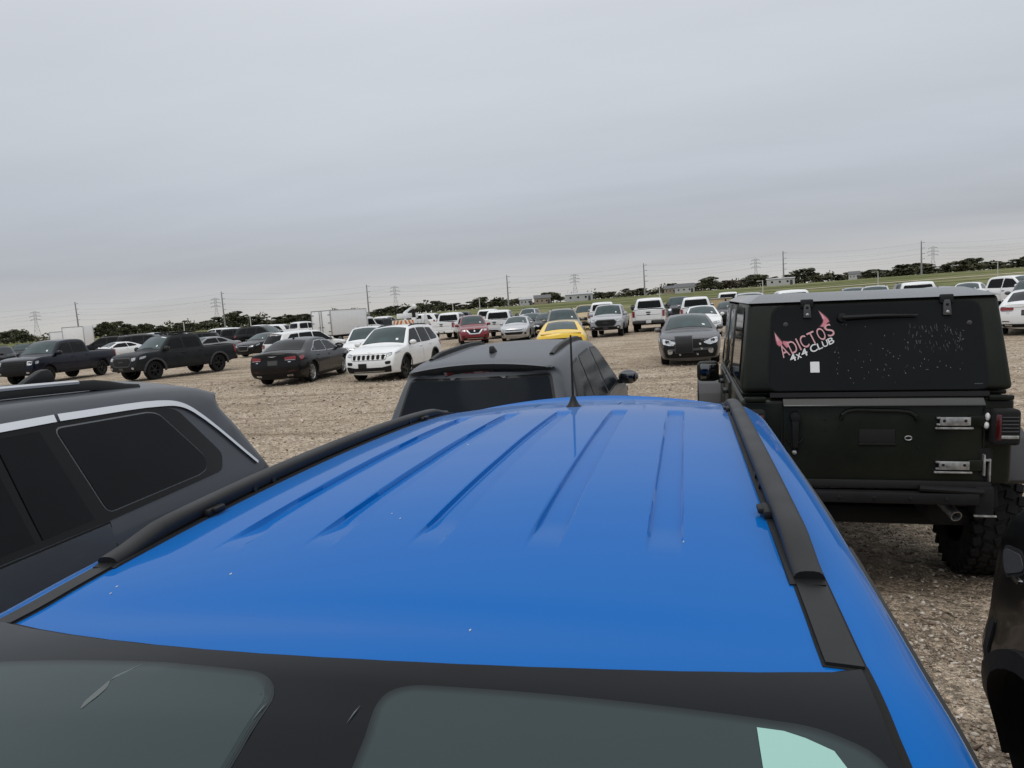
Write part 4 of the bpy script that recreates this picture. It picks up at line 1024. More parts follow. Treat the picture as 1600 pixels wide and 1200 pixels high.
def tree_meshes(seed, sparse=False, wide=1.0):
    """unit tree 1 m tall: crown of leaf clusters, tapered trunk with limbs"""
    r = random.Random(seed); k = MB()
    tops = []
    k.tube([(0, 0, -.02), (.01, 0, .15), (.0, .01, .32), (.01, 0, .5)], [.030, .024, .020, .012], BARK, 6)
    ncl = 13 if sparse else 20
    for i in range(ncl):
        a = r.uniform(0, 6.28); h = r.uniform(.30 if sparse else .16, .88); rad = (.30 - .42 * abs(h - .48) ** 1.6) * r.uniform(.3, 1.0) * wide
        c = Vector((rad * math.cos(a), rad * math.sin(a), h)); tops.append((c, r.uniform(.10, .20) * (.75 if h > .75 else 1)))
    tops.append((Vector((.03, 0, .84)), .13)); tops.append((Vector((0, 0, .55)), .24)); tops.append((Vector((0, 0, .32)), .24))
    for c, s in tops[:8]:
        k.tube([(0, 0, .22 + .15 * r.random()), (c.x * .5, c.y * .5, c.z * .6 + .08), tuple(c)], [.014, .009, .004], BARK, 4, cap=False)
    trunk = k.mesh()
    V = []; F = []
    for c, s in tops:
        nl = 85 if not sparse else 64
        for j in range(nl):
            d = Vector((r.gauss(0, 1), r.gauss(0, 1), r.gauss(0, 1))).normalized() * (s * r.random() ** .45)
            d.z *= .75; p = c + d; p.z = min(p.z, .985 - .05 * r.random()); q = .024 + .034 * r.random()
            n1 = Vector((r.gauss(0, 1), r.gauss(0, 1), r.gauss(0, 1))).normalized(); n2 = n1.orthogonal().normalized(); n3 = n1.cross(n2)
            o = len(V); V += [p + n2 * q, p + n3 * q * .7, p - n2 * q, p - n3 * q * .7]; F.append((o, o + 1, o + 2, o + 3))
    crown = mesh_from(V, F, [LEAF[0]], None, 40, 0, False)
    return trunk, crown
TREES = [tree_meshes(1), tree_meshes(2, wide=1.25), tree_meshes(3, wide=.9), tree_meshes(4, True), tree_meshes(5, wide=1.5), tree_meshes(6, wide=1.1)]
TWORD = [['dark evergreen', 'olive green', 'brown leaved'], ['narrow', 'broad', 'round', 'thin', 'low spreading', 'bushy']]
def tree(u, vtop, wpx, D, leaf=0, kind=None, i=0):
    x, y = far(u, D); zb = float(terrain(x, y)); h = max(zpix(vtop, u, D) - zb, 1.5); w = wpx * D / 1120
    kind = (i * 7 + int(u)) % 6 if kind is None else kind
    tr, cr = TREES[kind]
    if 'far' and u < 160: where = 'at the far left edge of the photo'
    elif u < 330: where = 'beyond the vans on the left'
    elif u < 490: where = 'left of the box truck'
    elif u < 690: where = 'behind the striped utility truck'
    elif u < 840: where = 'behind the red suv and silver sedan'
    elif u < 930: where = 'beside the long white building'
    elif u < 1090: where = 'beyond the tall white pickup'
    elif u < 1210: where = 'beyond the green field, left of the white shed'
    elif u < 1330: where = 'right of the white shed'
    elif u < 1460: where = 'near the tallest power pole on the right'
    else: where = 'at the far right edge of the photo'
    lb = f'{TWORD[1][kind]} {TWORD[0][leaf]} tree {where}'
    ro = tag(empty('tree', (x, y, zb), (u * 1.7) % 6.28), lb, 'tree', 'trees lining the far side of the field')
    s = w / .62
    for nm, me in (('trunk', tr), ('crown', cr)):
        o = link(nm, me, ro); o.scale = (s, s, h)
        if nm == 'crown': o.material_slots[0].link = 'OBJECT'; o.material_slots[0].material = LEAF[leaf]
    return ro
TL = [(10, 517, 18), (22, 513, 24), (34, 516, 22), (50, 523, 16), (150, 511, 22), (168, 501, 24), (182, 501, 26), (197, 504, 24), (213, 508, 22), (230, 504, 22), (248, 508, 24), (262, 510, 22), (280, 503, 16),
      (294, 504, 22), (308, 505, 22), (324, 500, 26), (342, 494, 26), (358, 488, 24), (372, 484, 30), (386, 490, 24), (402, 493, 26), (420, 499, 22), (436, 494, 24), (452, 491, 26), (470, 490, 28), (486, 490, 24), (505, 492, 26),
      (584, 486, 20), (597, 481, 20), (612, 477, 26), (628, 480, 20), (640, 477, 24), (656, 473, 22), (668, 474, 22), (682, 469, 22), (694, 471, 22), (710, 473, 24), (727, 475, 22), (740, 470, 18), (752, 463, 24), (768, 470, 20), (781, 465, 24), (797, 468, 22), (812, 465, 26),
      (861, 455, 30), (876, 463, 12), (906, 462, 14), (925, 459, 18), (940, 456, 22), (952, 455, 20), (966, 460, 20), (979, 450, 14), (990, 454, 22), (1003, 449, 24), (1021, 455, 22), (1038, 448, 22), (1054, 441, 24), (1068, 446, 20),
      (1084, 447, 22), (1096, 440, 24), (1111, 431, 30), (1126, 440, 26), (1140, 437, 28), (1155, 440, 22), (1168, 433, 24), (1182, 427, 34), (1198, 436, 20), (1214, 431, 26), (1236, 428, 28), (1258, 418, 32), (1276, 430, 22), (1294, 426, 26),
      (1310, 428, 22), (1330, 424, 22), (1350, 425, 22), (1366, 420, 36), (1384, 421, 28), (1400, 424, 22), (1416, 411, 34), (1434, 410, 38), (1452, 416, 26), (1470, 415, 26), (1486, 409, 30), (1503, 406, 30), (1520, 402, 34), (1538, 408, 26), (1552, 407, 28), (1572, 411, 22), (1590, 404, 30), (1606, 398, 30)]
for i, (u, v, w) in enumerate(TL):
    leaf = 2 if 1084 <= u <= 1170 and u not in (1111,) else (1 if (i % 3 == 1 and u > 700) else 0)
    if u > 1380: leaf = 1 if i % 2 else 0
    tree(u, v, w, 370 + (i * 37) % 60, leaf, i=i)
# unbroken scrub at the foot of the trees
def scrub():
    r = random.Random(21); V = []; F = []
    for i in range(8500):
        u = r.uniform(-80, 1700)
        if 835 < u < 925 and r.random() < .7: continue
        D = r.uniform(400, 450); x, y = far(u, D); zb = float(terrain(x, y))
        hh = (2.6 + 1.2 * math.sin(u * .05) + 1.0 * math.sin(u * .17 + 1)) * (1.25 if u < 700 else 1)
        p = Vector((x, y, zb + r.random() ** 1.3 * hh * 1.35)); q = r.uniform(.35, .85)
        n1 = Vector((r.gauss(0, 1), r.gauss(0, 1), r.gauss(0, 1))).normalized(); n2 = n1.orthogonal().normalized(); n3 = n1.cross(n2)
        o = len(V); V += [p + n2 * q, p + n3 * q, p - n2 * q, p - n3 * q]; F.append((o, o + 1, o + 2, o + 3))
    tag(link('scrub', mesh_from(V, F, [LEAF[1]], None, 40, 0, False)), 'dark low scrub along the foot of the far trees', 'bushes', kind='stuff')
scrub()

# power poles with wires
GALV = simple('weathered_steel_pole', (.26, .26, .26), .7); WIRE = simple('power_wire', (.42, .42, .43), .6); LAT = simple('galvanised_lattice', (.38, .385, .39), .6)
PWORD = {125: 'leftmost power pole, leaning slightly over the cargo trailers', 352: 'power pole left of the tallest left tree', 577: 'power pole beside the right end of the box truck', 795: 'power pole above the silver sedan', 1008: 'power pole above the tall white pickup', 1225: 'power pole beside the white shed', 1440: 'tallest looking power pole above the right end of the off roader'}
arms = []
for u, v in ((125, 472), (352, 456), (577, 445), (795, 430), (1008, 412), (1225, 393), (1440, 377)):
    D = 350; x, y = far(u, D); zb = float(terrain(x, y)); zt = zpix(v, u, D)
    ro = tag(empty('power_pole', (x, y, zb)), PWORD[u], 'power pole', 'power poles beyond the lot')
    lean = -.35 if u == 125 else -.12 if u == 352 else 0
    k = MB(); k.tube([(0, 0, -.3), (lean * .5, 0, (zt - zb) * .5), (lean, 0, zt - zb)], [.42, .33, .22], GALV, 10); k.build('pole', ro)
    pts = []
    for j in range(4):
        zz = zt - zb - 1.0 - j * 2.6; sgn = 1 if j % 2 == 0 else 1
        k = MB(); k.tube([(lean, 0, zz), (lean + 1.3 * sgn, 0, zz + .15)], .10, GALV, 6); k.ball((lean + 1.35 * sgn, 0, zz + .12), (.16, .16, .22), GALV, 8, 6); k.build('crossarm', ro)
        pts.append(Vector((x + lean + 1.35 * sgn, y, zb + zz)))
    arms.append(pts)
def wire(Ps, sag, r, label, nm='power_line', first=None, last=None):
    path = []
    for a, b in zip(Ps[:-1], Ps[1:]):
        for i in range(12):
            t = i / 12; p = a.lerp(b, t); p.z -= sag * 4 * t * (1 - t); path.append(p)
    path.append(Ps[-1]); k = MB(); k.tube(path, r, WIRE, 4); tag(k.build(nm), label, 'power line', 'wires along the power poles')
for j in range(4):
    ps = [a[j] for a in arms]; ps = [ps[0] * 2 - ps[1]] + ps + [ps[-1] * 2 - ps[-2]]
    wire(ps, 1.3, .030, ['topmost wire along the power poles', 'second wire from the top along the power poles', 'third wire from the top along the power poles', 'lowest wire along the power poles'][j])
# lattice pylons
tops = []
QW = {60: 'leftmost lattice pylon, left of the cargo trailers', 341: 'lattice pylon just left of a power pole above the trees', 620: 'lattice pylon above the striped utility truck', 900: 'lattice pylon above the long white building', 1182: 'lattice pylon half hidden by a tree left of the white shed', 1458: 'rightmost lattice pylon, beside the tallest power pole'}
for u, v in ((60, 487), (341, 466), (620, 448), (900, 429), (1182, 405), (1458, 386)):
    D = 820; x, y = far(u, D); zb = float(terrain(x, y)); H = zpix(v, u, D) - zb
    ro = tag(empty('pylon', (x, y, zb), math.atan2(-x, y)), QW[u], 'pylon', 'lattice pylons on the horizon')
    k = MB(); w0, w1 = 4.2, 1.15; hz = H * .62
    def half(z): return (w0 + (w1 - w0) * min(z / hz, 1)) * 1.0 if z < hz else w1
    zs = [0, hz * .3, hz * .55, hz * .78, hz, H * .75, H * .88, H]
    for a, b in zip(zs[:-1], zs[1:]):
        A, B = half(a), half(b)
        for sx_, sy_ in ((1, 1), (1, -1), (-1, 1), (-1, -1)): k.tube([(sx_ * A, sy_ * A, a), (sx_ * B, sy_ * B, b)], .17, LAT, 4, cap=False)
        for sx_ in (1, -1):
            k.tube([(-A, sx_ * A, a), (B, sx_ * B, b)], .10, LAT, 4, cap=False); k.tube([(A, sx_ * A, a), (-B, sx_ * B, b)], .10, LAT, 4, cap=False)
            k.tube([(-B, sx_ * B, b), (B, sx_ * B, b)], .10, LAT, 4, cap=False)
    k.build('lattice', ro)
    tp = []
    for z, l in ((H * .72, 5.0), (H * .84, 5.6), (H * .96, 4.4)):
        k = MB(); k.tube([(-l, 0, z), (l, 0, z)], .2, LAT, 4); k.tube([(-l, 0, z), (0, 0, z + 1.6), (l, 0, z)], .14, LAT, 4)
        for s_ in (1, -1): k.tube([(s_ * l, 0, z), (s_ * l, 0, z - 1.5)], .16, LAT, 4)
        k.build('crossarm', ro)
        tp.append(z)
    tops.append([Vector((x, y, zb + z)) for z in tp])
for j in range(3):
    ps = [a[j] for a in tops]; ps = [ps[0] * 2 - ps[1]] + ps + [ps[-1] * 2 - ps[-2]]
    wire(ps, 5, .05, ['lowest wire between the lattice pylons', 'middle wire between the lattice pylons', 'topmost wire between the lattice pylons'][j])
# pale lamp posts round the edge of the lot
LW = {288: 'pale lamp post beyond the white vans on the left', 392: 'pale lamp post before the tallest left tree', 708: 'pale lamp post above the red suv', 750: 'pale lamp post behind the red suv and a white pickup', 1031: 'pale lamp post beside the tall white pickup', 1192: 'pale lamp post above the silver suv by the off roader', 1372: 'pale lamp post above the silver suv over the off roader', 1559: 'pale lamp post above the white pickup at the right edge'}
GP = simple('pale_post', (.50, .49, .46), .6)
for u, v in ((288, 503), (392, 493), (708, 474), (750, 466), (1031, 449), (1192, 438), (1372, 424), (1559, 409)):
    D = 100; x, y = far(u, D); zt = zpix(v, u, D)
    ro = tag(empty('lamp_post', (x, y, 0)), LW[u], 'lamp post', 'pale lamp posts round the lot')
    k = MB(); k.tube([(0, 0, 0), (0, 0, zt)], [.075, .055], GP, 8); k.build('post', ro)
    k = MB(); k.tube([(0, 0, zt - .1), (-.5, 0, zt - .05)], .03, GP, 6); k.box((-.6, 0, zt - .08), (.4, .18, .09), GP, .02); k.build('lamp_head', ro)
# far buildings
def house(u, D, w, d, h, rh, wall, roof, label, cat='house', turn=0.0, nm='house', wins=3):
    x, y = far(u, D); zb = float(terrain(x, y)); ro = tag(empty(nm, (x, y, zb), math.atan2(-x, y) + turn), label, cat)
    k = MB(); k.box((0, 0, h / 2 - .3), (w, d, h + .6), wall); k.build('wall', ro)
    k = MB(); k.prism([(-d / 2 - .3, h + .003), (0, h + rh), (d / 2 + .3, h + .003)], 'x', -w / 2 - .3, w / 2 + .3, roof); k.build('roof', ro)
    for i in range(wins):
        k = MB(); xx = -w / 2 + w * (i + .7) / (wins + .6); k.box((xx, -d / 2 - .02, h * .55), (w * .07, .08, h * .28), M['glass']); k.build('window', ro)
    k = MB(); k.box((w * .38, -d / 2 - .03, h * .36), (1.1, .1, h * .72), M['greyplastic']); k.build('door', ro)
ww = simple('white_siding', (.42, .42, .41), .7); tw = simple('tan_siding', (.30, .25, .19), .8); rg_ = simple('grey_shingles', (.12, .12, .125), .85); rl_ = simple('pale_metal_roof', (.40, .40, .40), .6); bw = simple('brick_wall', (.20, .12, .085), .85)
house(905, 345, 13, 8, 3.2, .9, ww, rl_, 'long white metal building with a dark opening under the isolated tree', 'building', 0, 'metal_building')
house(1220, 330, 12, 5, 3.0, .4, ww, rl_, 'long white shed behind a power pole on the right', 'shed', 0, 'shed')
house(1070, 340, 9, 7, 2.6, 1.8, ww, rg_, 'white house with a grey roof beyond the tall white pickup', 'house')
house(1048, 350, 6, 6, 2.4, 1.5, tw, rg_, 'small tan house left of the white house with the grey roof', 'house')
house(822, 340, 6, 6, 2.8, 1.2, ww, rl_, 'small white house at the left end of the green field', 'house')
house(848, 350, 8, 6, 2.8, 1.6, tw, rg_, 'tan house below the isolated round tree', 'house')
house(1335, 350, 5, 5, 2.6, 1.4, ww, rg_, 'small white house among trees right of the white shed', 'house')
# ------------------------------------------------------------------ the lot in the middle distance
park(kit('ram', pickup, L=5.9, W=2.03, H=1.98, front='dark', rimmat='blackrim', R=.41), 'pickup_truck', 'dark navy crew cab pickup parked beside the charcoal pickup at the left edge', 'pickup', -30.4, 29.4, -83, 'navy')
park(kit('taco', pickup, L=5.35, W=1.92, H=1.87, front='hex', rim='six', R=.41, flare='greyplastic', rack=True, rimmat='blackrim'), 'pickup_truck', 'charcoal lifted pickup with grey fender flares and a roof rack', 'pickup', -22.7, 28.2, -104, 'charcoal')
park(kit('gen', sedan, L=5.0, W=1.89, H=1.48, rim='ten', dlo='chrome', tail='red', R=.355), 'parked_car', 'dark plum sedan seen from behind with red tail lights and chrome window trim', 'sedan', -13.35, 23.2, 97, 'darkplum')
park(kit('cher', suv, L=4.62, W=1.86, H=1.68, front='slots', rim='five', rimmat='blackrim', R=.37), 'parked_suv', 'white suv with seven black grille slots facing the near row', 'suv', -9.75, 23.1, -90, 'white')
park(kit('wsuvb', suv, L=4.5, W=1.83, H=1.62, front='bar', rails='chrome'), 'parked_suv', 'white suv half hidden behind the white suv with the slotted grille', 'suv', -13.5, 29.0, -72, 'white')
park(kit('wsuvr', suv, L=4.4, W=1.82, H=1.60, front='bar', rails=None), 'parked_suv', 'white suv with a dark rear window behind the dark plum sedan', 'suv', -19.4, 34.1, 66, 'white')
park(kit('m6', sedan, L=4.85, W=1.86, H=1.46, style='chromegrille', rim='ten'), 'parked_car', 'black sedan with a chrome edged grille between charcoal pickup and white suv', 'sedan', -27.5, 43.3, -97, 'black')
park(kit('m7', sedan, L=4.7, W=1.85, H=1.42, style='plain', coupe=True), 'parked_car', 'grey fastback car behind the bed of the charcoal pickup', 'car', -32.6, 43.7, -110, 'grey')
park(kit('m8', sedan, L=4.8, W=1.9, H=1.40, style='wide', coupe=True), 'parked_car', 'white two door coupe behind the bed of the navy pickup', 'car', -45.6, 49.8, -108, 'white')
park(kit('m13', suv, L=4.8, W=1.9, H=1.75, front='dark'), 'parked_suv', 'black suv at the far left edge behind the navy pickup', 'suv', -51.2, 43.5, -60, 'black')
park(kit('big', suv, L=5.6, W=2.0, H=1.92, front='bar', rails='black', R=.40), 'parked_suv', 'long black suv in front of the white cargo boxes, facing left', 'suv', -54.5, 58.5, 200, 'black')
park(kit('big2', suv, L=5.2, W=2.0, H=1.88, front='dark', rails=None, R=.39), 'parked_suv', 'maroon suv behind the white coupe, facing right', 'suv', -50.3, 59.0, 12, 'maroon')
park(kit('wpu', pickup, L=5.8, W=2.0, H=1.95, front='bars', rimmat='alloy', bumper='chrome'), 'pickup_truck', 'white pickup mostly hidden between the black and the maroon suv', 'pickup', -53.4, 63.5, 95, 'white')
park(kit('sv1', suv, L=4.6, W=1.85, H=1.70, front='bar', rails='black'), 'parked_suv', 'silver suv whose roof shows above the windshield of the charcoal pickup', 'suv', -46.6, 56.0, 215, 'silver')
park(kit('sv2', suv, L=4.8, W=1.9, H=1.74, front='dark', rails='black'), 'parked_suv', 'black suv with roof rails right behind the cab of the charcoal pickup', 'suv', -41.0, 53.0, 205, 'black')
park(kit('van', suv, L=5.3, W=2.0, H=1.95, front='bar', rails=None, R=.36), 'parked_van', 'white van with long side windows, left one of the pair before the trees', 'van', -45.6, 63.0, 190, 'white')
park(kit('van', suv, L=5.3, W=2.0, H=1.95, front='bar', rails=None, R=.36), 'parked_van', 'white van with long side windows, right one of the pair before the trees', 'van', -42.4, 66.5, 188, 'white')
park(kit('bpk', suv, L=5.5, W=2.0, H=1.92, front='dark', rails='black', R=.40), 'parked_suv', 'long black suv facing right behind the black sedan with chrome grille', 'suv', -36.2, 56.5, -8, 'black')
park(kit('bp2', pickup, L=5.6, W=2.0, H=1.85, front='dark'), 'pickup_truck', 'black pickup with a silver tailgate panel behind the grey fastback', 'pickup', -40.2, 57.5, 30, 'black')
park(kit('wpu', pickup, L=5.8, W=2.0, H=1.95, front='bars', rimmat='alloy', bumper='chrome'), 'pickup_truck', 'white pickup seen from behind left of the white cargo box truck', 'pickup', -38.0, 66.0, 62, 'white', z=.1)
park(kit('wpu', pickup, L=5.8, W=2.0, H=1.95, front='bars', rimmat='alloy', bumper='chrome'), 'pickup_truck', 'white pickup cut off by the left side of the cargo box truck', 'pickup', -36.5, 71.5, 75, 'white', z=.1)
park(kit('m15', pickup, L=5.8, W=2.0, H=1.95, front='bars', rimmat='alloy', bumper='white', plate='plate'), 'pickup_truck', 'white work pickup seen from behind left of the red suv', 'pickup', -17.5, 52.6, 93, 'white')
park(kit('red', suv, L=4.65, W=1.84, H=1.70, front='vee', rim='five', R=.36), 'parked_suv', 'red suv with a silver V shaped grille', 'suv', -13.0, 43.0, -70, 'red')
park(kit('wpu2', pickup, L=5.8, W=2.0, H=1.9, front='bars', rimmat='alloy', bumper='chrome', towmirror=True), 'pickup_truck', 'white pickup seen from behind between red suv and silver sedan', 'pickup', -12.9, 49.6, 97, 'white')
park(kit('wpu2', pickup, L=5.8, W=2.0, H=1.9, front='bars', rimmat='alloy', bumper='chrome', towmirror=True), 'pickup_truck', 'white pickup behind the red suv, farther than the others', 'pickup', -17.4, 63.0, 92, 'white', z=.1)
park(kit('malibu', sedan, L=4.9, W=1.85, H=1.44, style='wide', rim='five'), 'parked_car', 'silver sedan with a wide chrome grille right of the red suv', 'sedan', -10.4, 44.6, -84, 'silver')
park(kit('m19', sedan, L=4.8, W=1.85, H=1.48, style='plain'), 'parked_car', 'dark teal sedan behind the silver sedan', 'sedan', -11.3, 53.4, -84, 'teal')
park(kit('m20', sedan, L=4.8, W=1.85, H=1.46, style='plain'), 'parked_car', 'silver sedan between dark teal sedan and sand grey suv, far row', 'sedan', -9.9, 58.5, -85, 'silver')
park(kit('mustang', sedan, L=4.78, W=1.92, H=1.385, style='plain', coupe=True, tail='bars', glass='shield'), 'sports_car', 'yellow sports coupe seen from behind', 'car', -4.65, 27.3, 98, 'yellow')
park(kit('m21', suv, L=4.75, W=1.92, H=1.75, front='dark', R=.37), 'parked_suv', 'sand grey suv facing us behind the yellow coupe', 'suv', -6.6, 39.0, -78, 'olivegrey')
park(kit('tan', suv, L=4.7, W=1.9, H=1.82, front='dark', R=.37), 'parked_suv', 'tan roofed suv behind the sand grey suv', 'suv', -7.6, 56.0, -86, 'tan')
park(kit('tac2', pickup, L=5.35, W=1.9, H=1.80, front='hex', rim='six', rimmat='blackrim', R=.39), 'pickup_truck', 'pale grey pickup with a black mesh grille facing us', 'pickup', -4.4, 43.0, -90, 'cement')
park(kit('wpu', pickup, L=5.8, W=2.0, H=1.95, front='bars', rimmat='alloy', bumper='chrome'), 'pickup_truck', 'white pickup peeking out behind the pale grey pickup', 'pickup', -6.0, 53.5, 94, 'white')
park(kit('f250', pickup, L=6.2, W=2.05, H=2.02, front='bars', rimmat='alloy', R=.43, bumper='greyplastic', plate='plate', towmirror=True), 'pickup_truck', 'tall white pickup with tow mirrors and a white plate, seen from behind', 'pickup', -2.25, 46.8, 91, 'white')
park(kit('m25', pickup, L=5.8, W=2.0, H=1.95, front='dark', R=.41, bumper='black'), 'pickup_truck', 'dark grey pickup facing us right of the tall white pickup', 'pickup', -.55, 60.0, -88, 'graphite')
park(kit('m26', pickup, L=5.8, W=2.0, H=1.89, front='bars', rimmat='alloy', bumper='chrome'), 'pickup_truck', 'white pickup seen from behind, rising over the white sedan', 'pickup', .6, 47.2, 90, 'white')
park(kit('m27', sedan, L=4.8, W=1.85, H=1.46, style='plain'), 'parked_car', 'white sedan facing us just behind the dark car without a bumper', 'sedan', .75, 37.2, -90, 'white')
park(kit('m27b', sedan, L=4.8, W=1.85, H=1.46, style='plain'), 'parked_car', 'black sedan in the shadow between white pickup and tan cabinet', 'sedan', 2.7, 48.5, -92, 'black')
park(kit('m28', sedan, L=4.75, W=1.83, H=1.43, broken=True), 'parked_car', 'dark grey sedan missing its front bumper, left of the green off roader', 'sedan', .03, 23.7, -89, 'slate')
park(kit('a', suv, L=5.0, W=1.98, H=1.93, front='bar', R=.39), 'parked_suv', 'silver suv with roof rails above the left end of the off roader roof', 'suv', 3.3, 40.5, -93, 'silver')
park(kit('b', pickup, L=5.8, W=2.0, H=1.93, front='bars'), 'pickup_truck', 'white pickup of which only the roof shows over the off roader', 'pickup', 5.6, 42.0, 92, 'white')
park(kit('c', suv, L=4.8, W=1.9, H=1.82, front='bar', R=.37), 'parked_suv', 'silver suv with black roof rails above the middle of the off roader', 'suv', 10.7, 45.8, -104, 'silver')
park(kit('c2', suv, L=4.8, W=1.9, H=1.78, front='dark', R=.37), 'parked_suv', 'grey suv just left of the silver suv over the off roader middle', 'suv', 10.6, 50.8, -99, 'grey')
park(kit('d', pickup, L=5.6, W=2.0, H=1.9, front='bars'), 'pickup_truck', 'white pickup with a wide black rear window above the off roader', 'pickup', 12.1, 42.9, 77, 'white')
park(kit('e', suv, L=4.6, W=1.85, H=1.64, front='bar', rails=None), 'parked_suv', 'grey suv whose low roof shows before the white sedan over the off roader', 'suv', 11.0, 36.2, 75, 'grey')
park(kit('f', sedan, L=4.9, W=1.87, H=1.62, style='wide'), 'parked_car', 'white sedan facing left above the right end of the off roader', 'sedan', 17.0, 50.0, -116, 'white')
park(kit('g', pickup, L=5.6, W=2.0, H=1.88, front='bars', rimmat='alloy'), 'pickup_truck', 'white pickup facing right at the upper right edge', 'pickup', 18.2, 47.2, -62, 'white')
park(kit('h', suv, L=4.7, W=1.9, H=1.70, front='dark'), 'parked_suv', 'dark grey suv at the right edge in front of the white pickup', 'suv', 15.3, 37.0, -116, 'graphite')
park(kit('i', sedan, L=4.9, W=1.87, H=1.43, style='plain', tail='red'), 'parked_car', 'white sedan with a red tail light right of the green off roader', 'sedan', 11.75, 28.6, 64, 'white')

park(kit('bp2', pickup, L=5.6, W=2.0, H=1.85, front='dark'), 'pickup_truck', 'black pickup between the box truck and the striped utility truck', 'pickup', -28.3, 63.5, 85, 'black')
park(kit('wpu2', pickup, L=5.8, W=2.0, H=1.9, front='bars', rimmat='alloy', bumper='chrome', towmirror=True), 'pickup_truck', 'white pickup behind the black pickup beside the box truck', 'pickup', -31.6, 72.0, 88, 'white', z=.1)
park(kit('m19', sedan, L=4.8, W=1.85, H=1.48, style='plain'), 'parked_car', 'black sedan in the gap left of the sand grey suv', 'sedan', -9.3, 49.0, -82, 'black')
park(kit('sv2', suv, L=4.8, W=1.9, H=1.74, front='dark', rails='black'), 'parked_suv', 'dark suv in the far row left of the navy pickup', 'suv', -62.0, 56.0, -55, 'charcoal')
park(kit('c2', suv, L=4.8, W=1.9, H=1.78, front='dark', R=.37), 'parked_suv', 'silver suv in the far row above the grey fastback', 'suv', -46.5, 70.0, 20, 'silver')
park(kit('wpu', pickup, L=5.8, W=2.0, H=1.95, front='bars', rimmat='alloy', bumper='chrome'), 'pickup_truck', 'white pickup in the far row right of the dark grey pickup', 'pickup', 3.6, 66.0, 90, 'white', z=.1)
park(kit('c', suv, L=4.8, W=1.9, H=1.82, front='bar', R=.37), 'parked_suv', 'black suv in the far row behind the white pickup with the wide rear window', 'suv', 15.3, 56.5, -100, 'black')

def park_far(car, name, label, cat, u, D, yaw, pm): x, y = far(u, D); return park(car, name, label, cat, x, y, yaw, pm, z=float(terrain(x, y)) + .05)
park_far(kit('sv1', suv, L=4.6, W=1.85, H=1.70, front='bar', rails='black'), 'parked_suv', 'white suv just above the roof rack of the charcoal pickup', 'suv', 268, 66, 190, 'white')
park_far(kit('big2', suv, L=5.2, W=2.0, H=1.88, front='dark', rails=None, R=.39), 'parked_suv', 'black suv between the maroon suv and the silver suv', 'suv', 232, 62, 20, 'black')
park_far(kit('wpu', pickup, L=5.8, W=2.0, H=1.95, front='bars', rimmat='alloy', bumper='chrome'), 'pickup_truck', 'white pickup just above the long black suv that faces right', 'pickup', 405, 82, 60, 'white')
park_far(kit('van', suv, L=5.3, W=2.0, H=1.95, front='bar', rails=None, R=.36), 'parked_van', 'white van behind the crane of the striped utility truck', 'van', 655, 80, 170, 'white')
park_far(kit('sv2', suv, L=4.8, W=1.9, H=1.74, front='dark', rails='black'), 'parked_suv', 'silver suv behind the dark teal sedan, before the green field', 'suv', 826, 74, -88, 'silver')
park_far(kit('m27', sedan, L=4.8, W=1.85, H=1.46, style='plain'), 'parked_car', 'white sedan just below the long white building', 'sedan', 893, 66, -84, 'white')
park_far(kit('bp2', pickup, L=5.6, W=2.0, H=1.85, front='dark'), 'pickup_truck', 'black pickup between white pickup and pale lamp post above the red suv', 'pickup', 722, 78, 95, 'black')
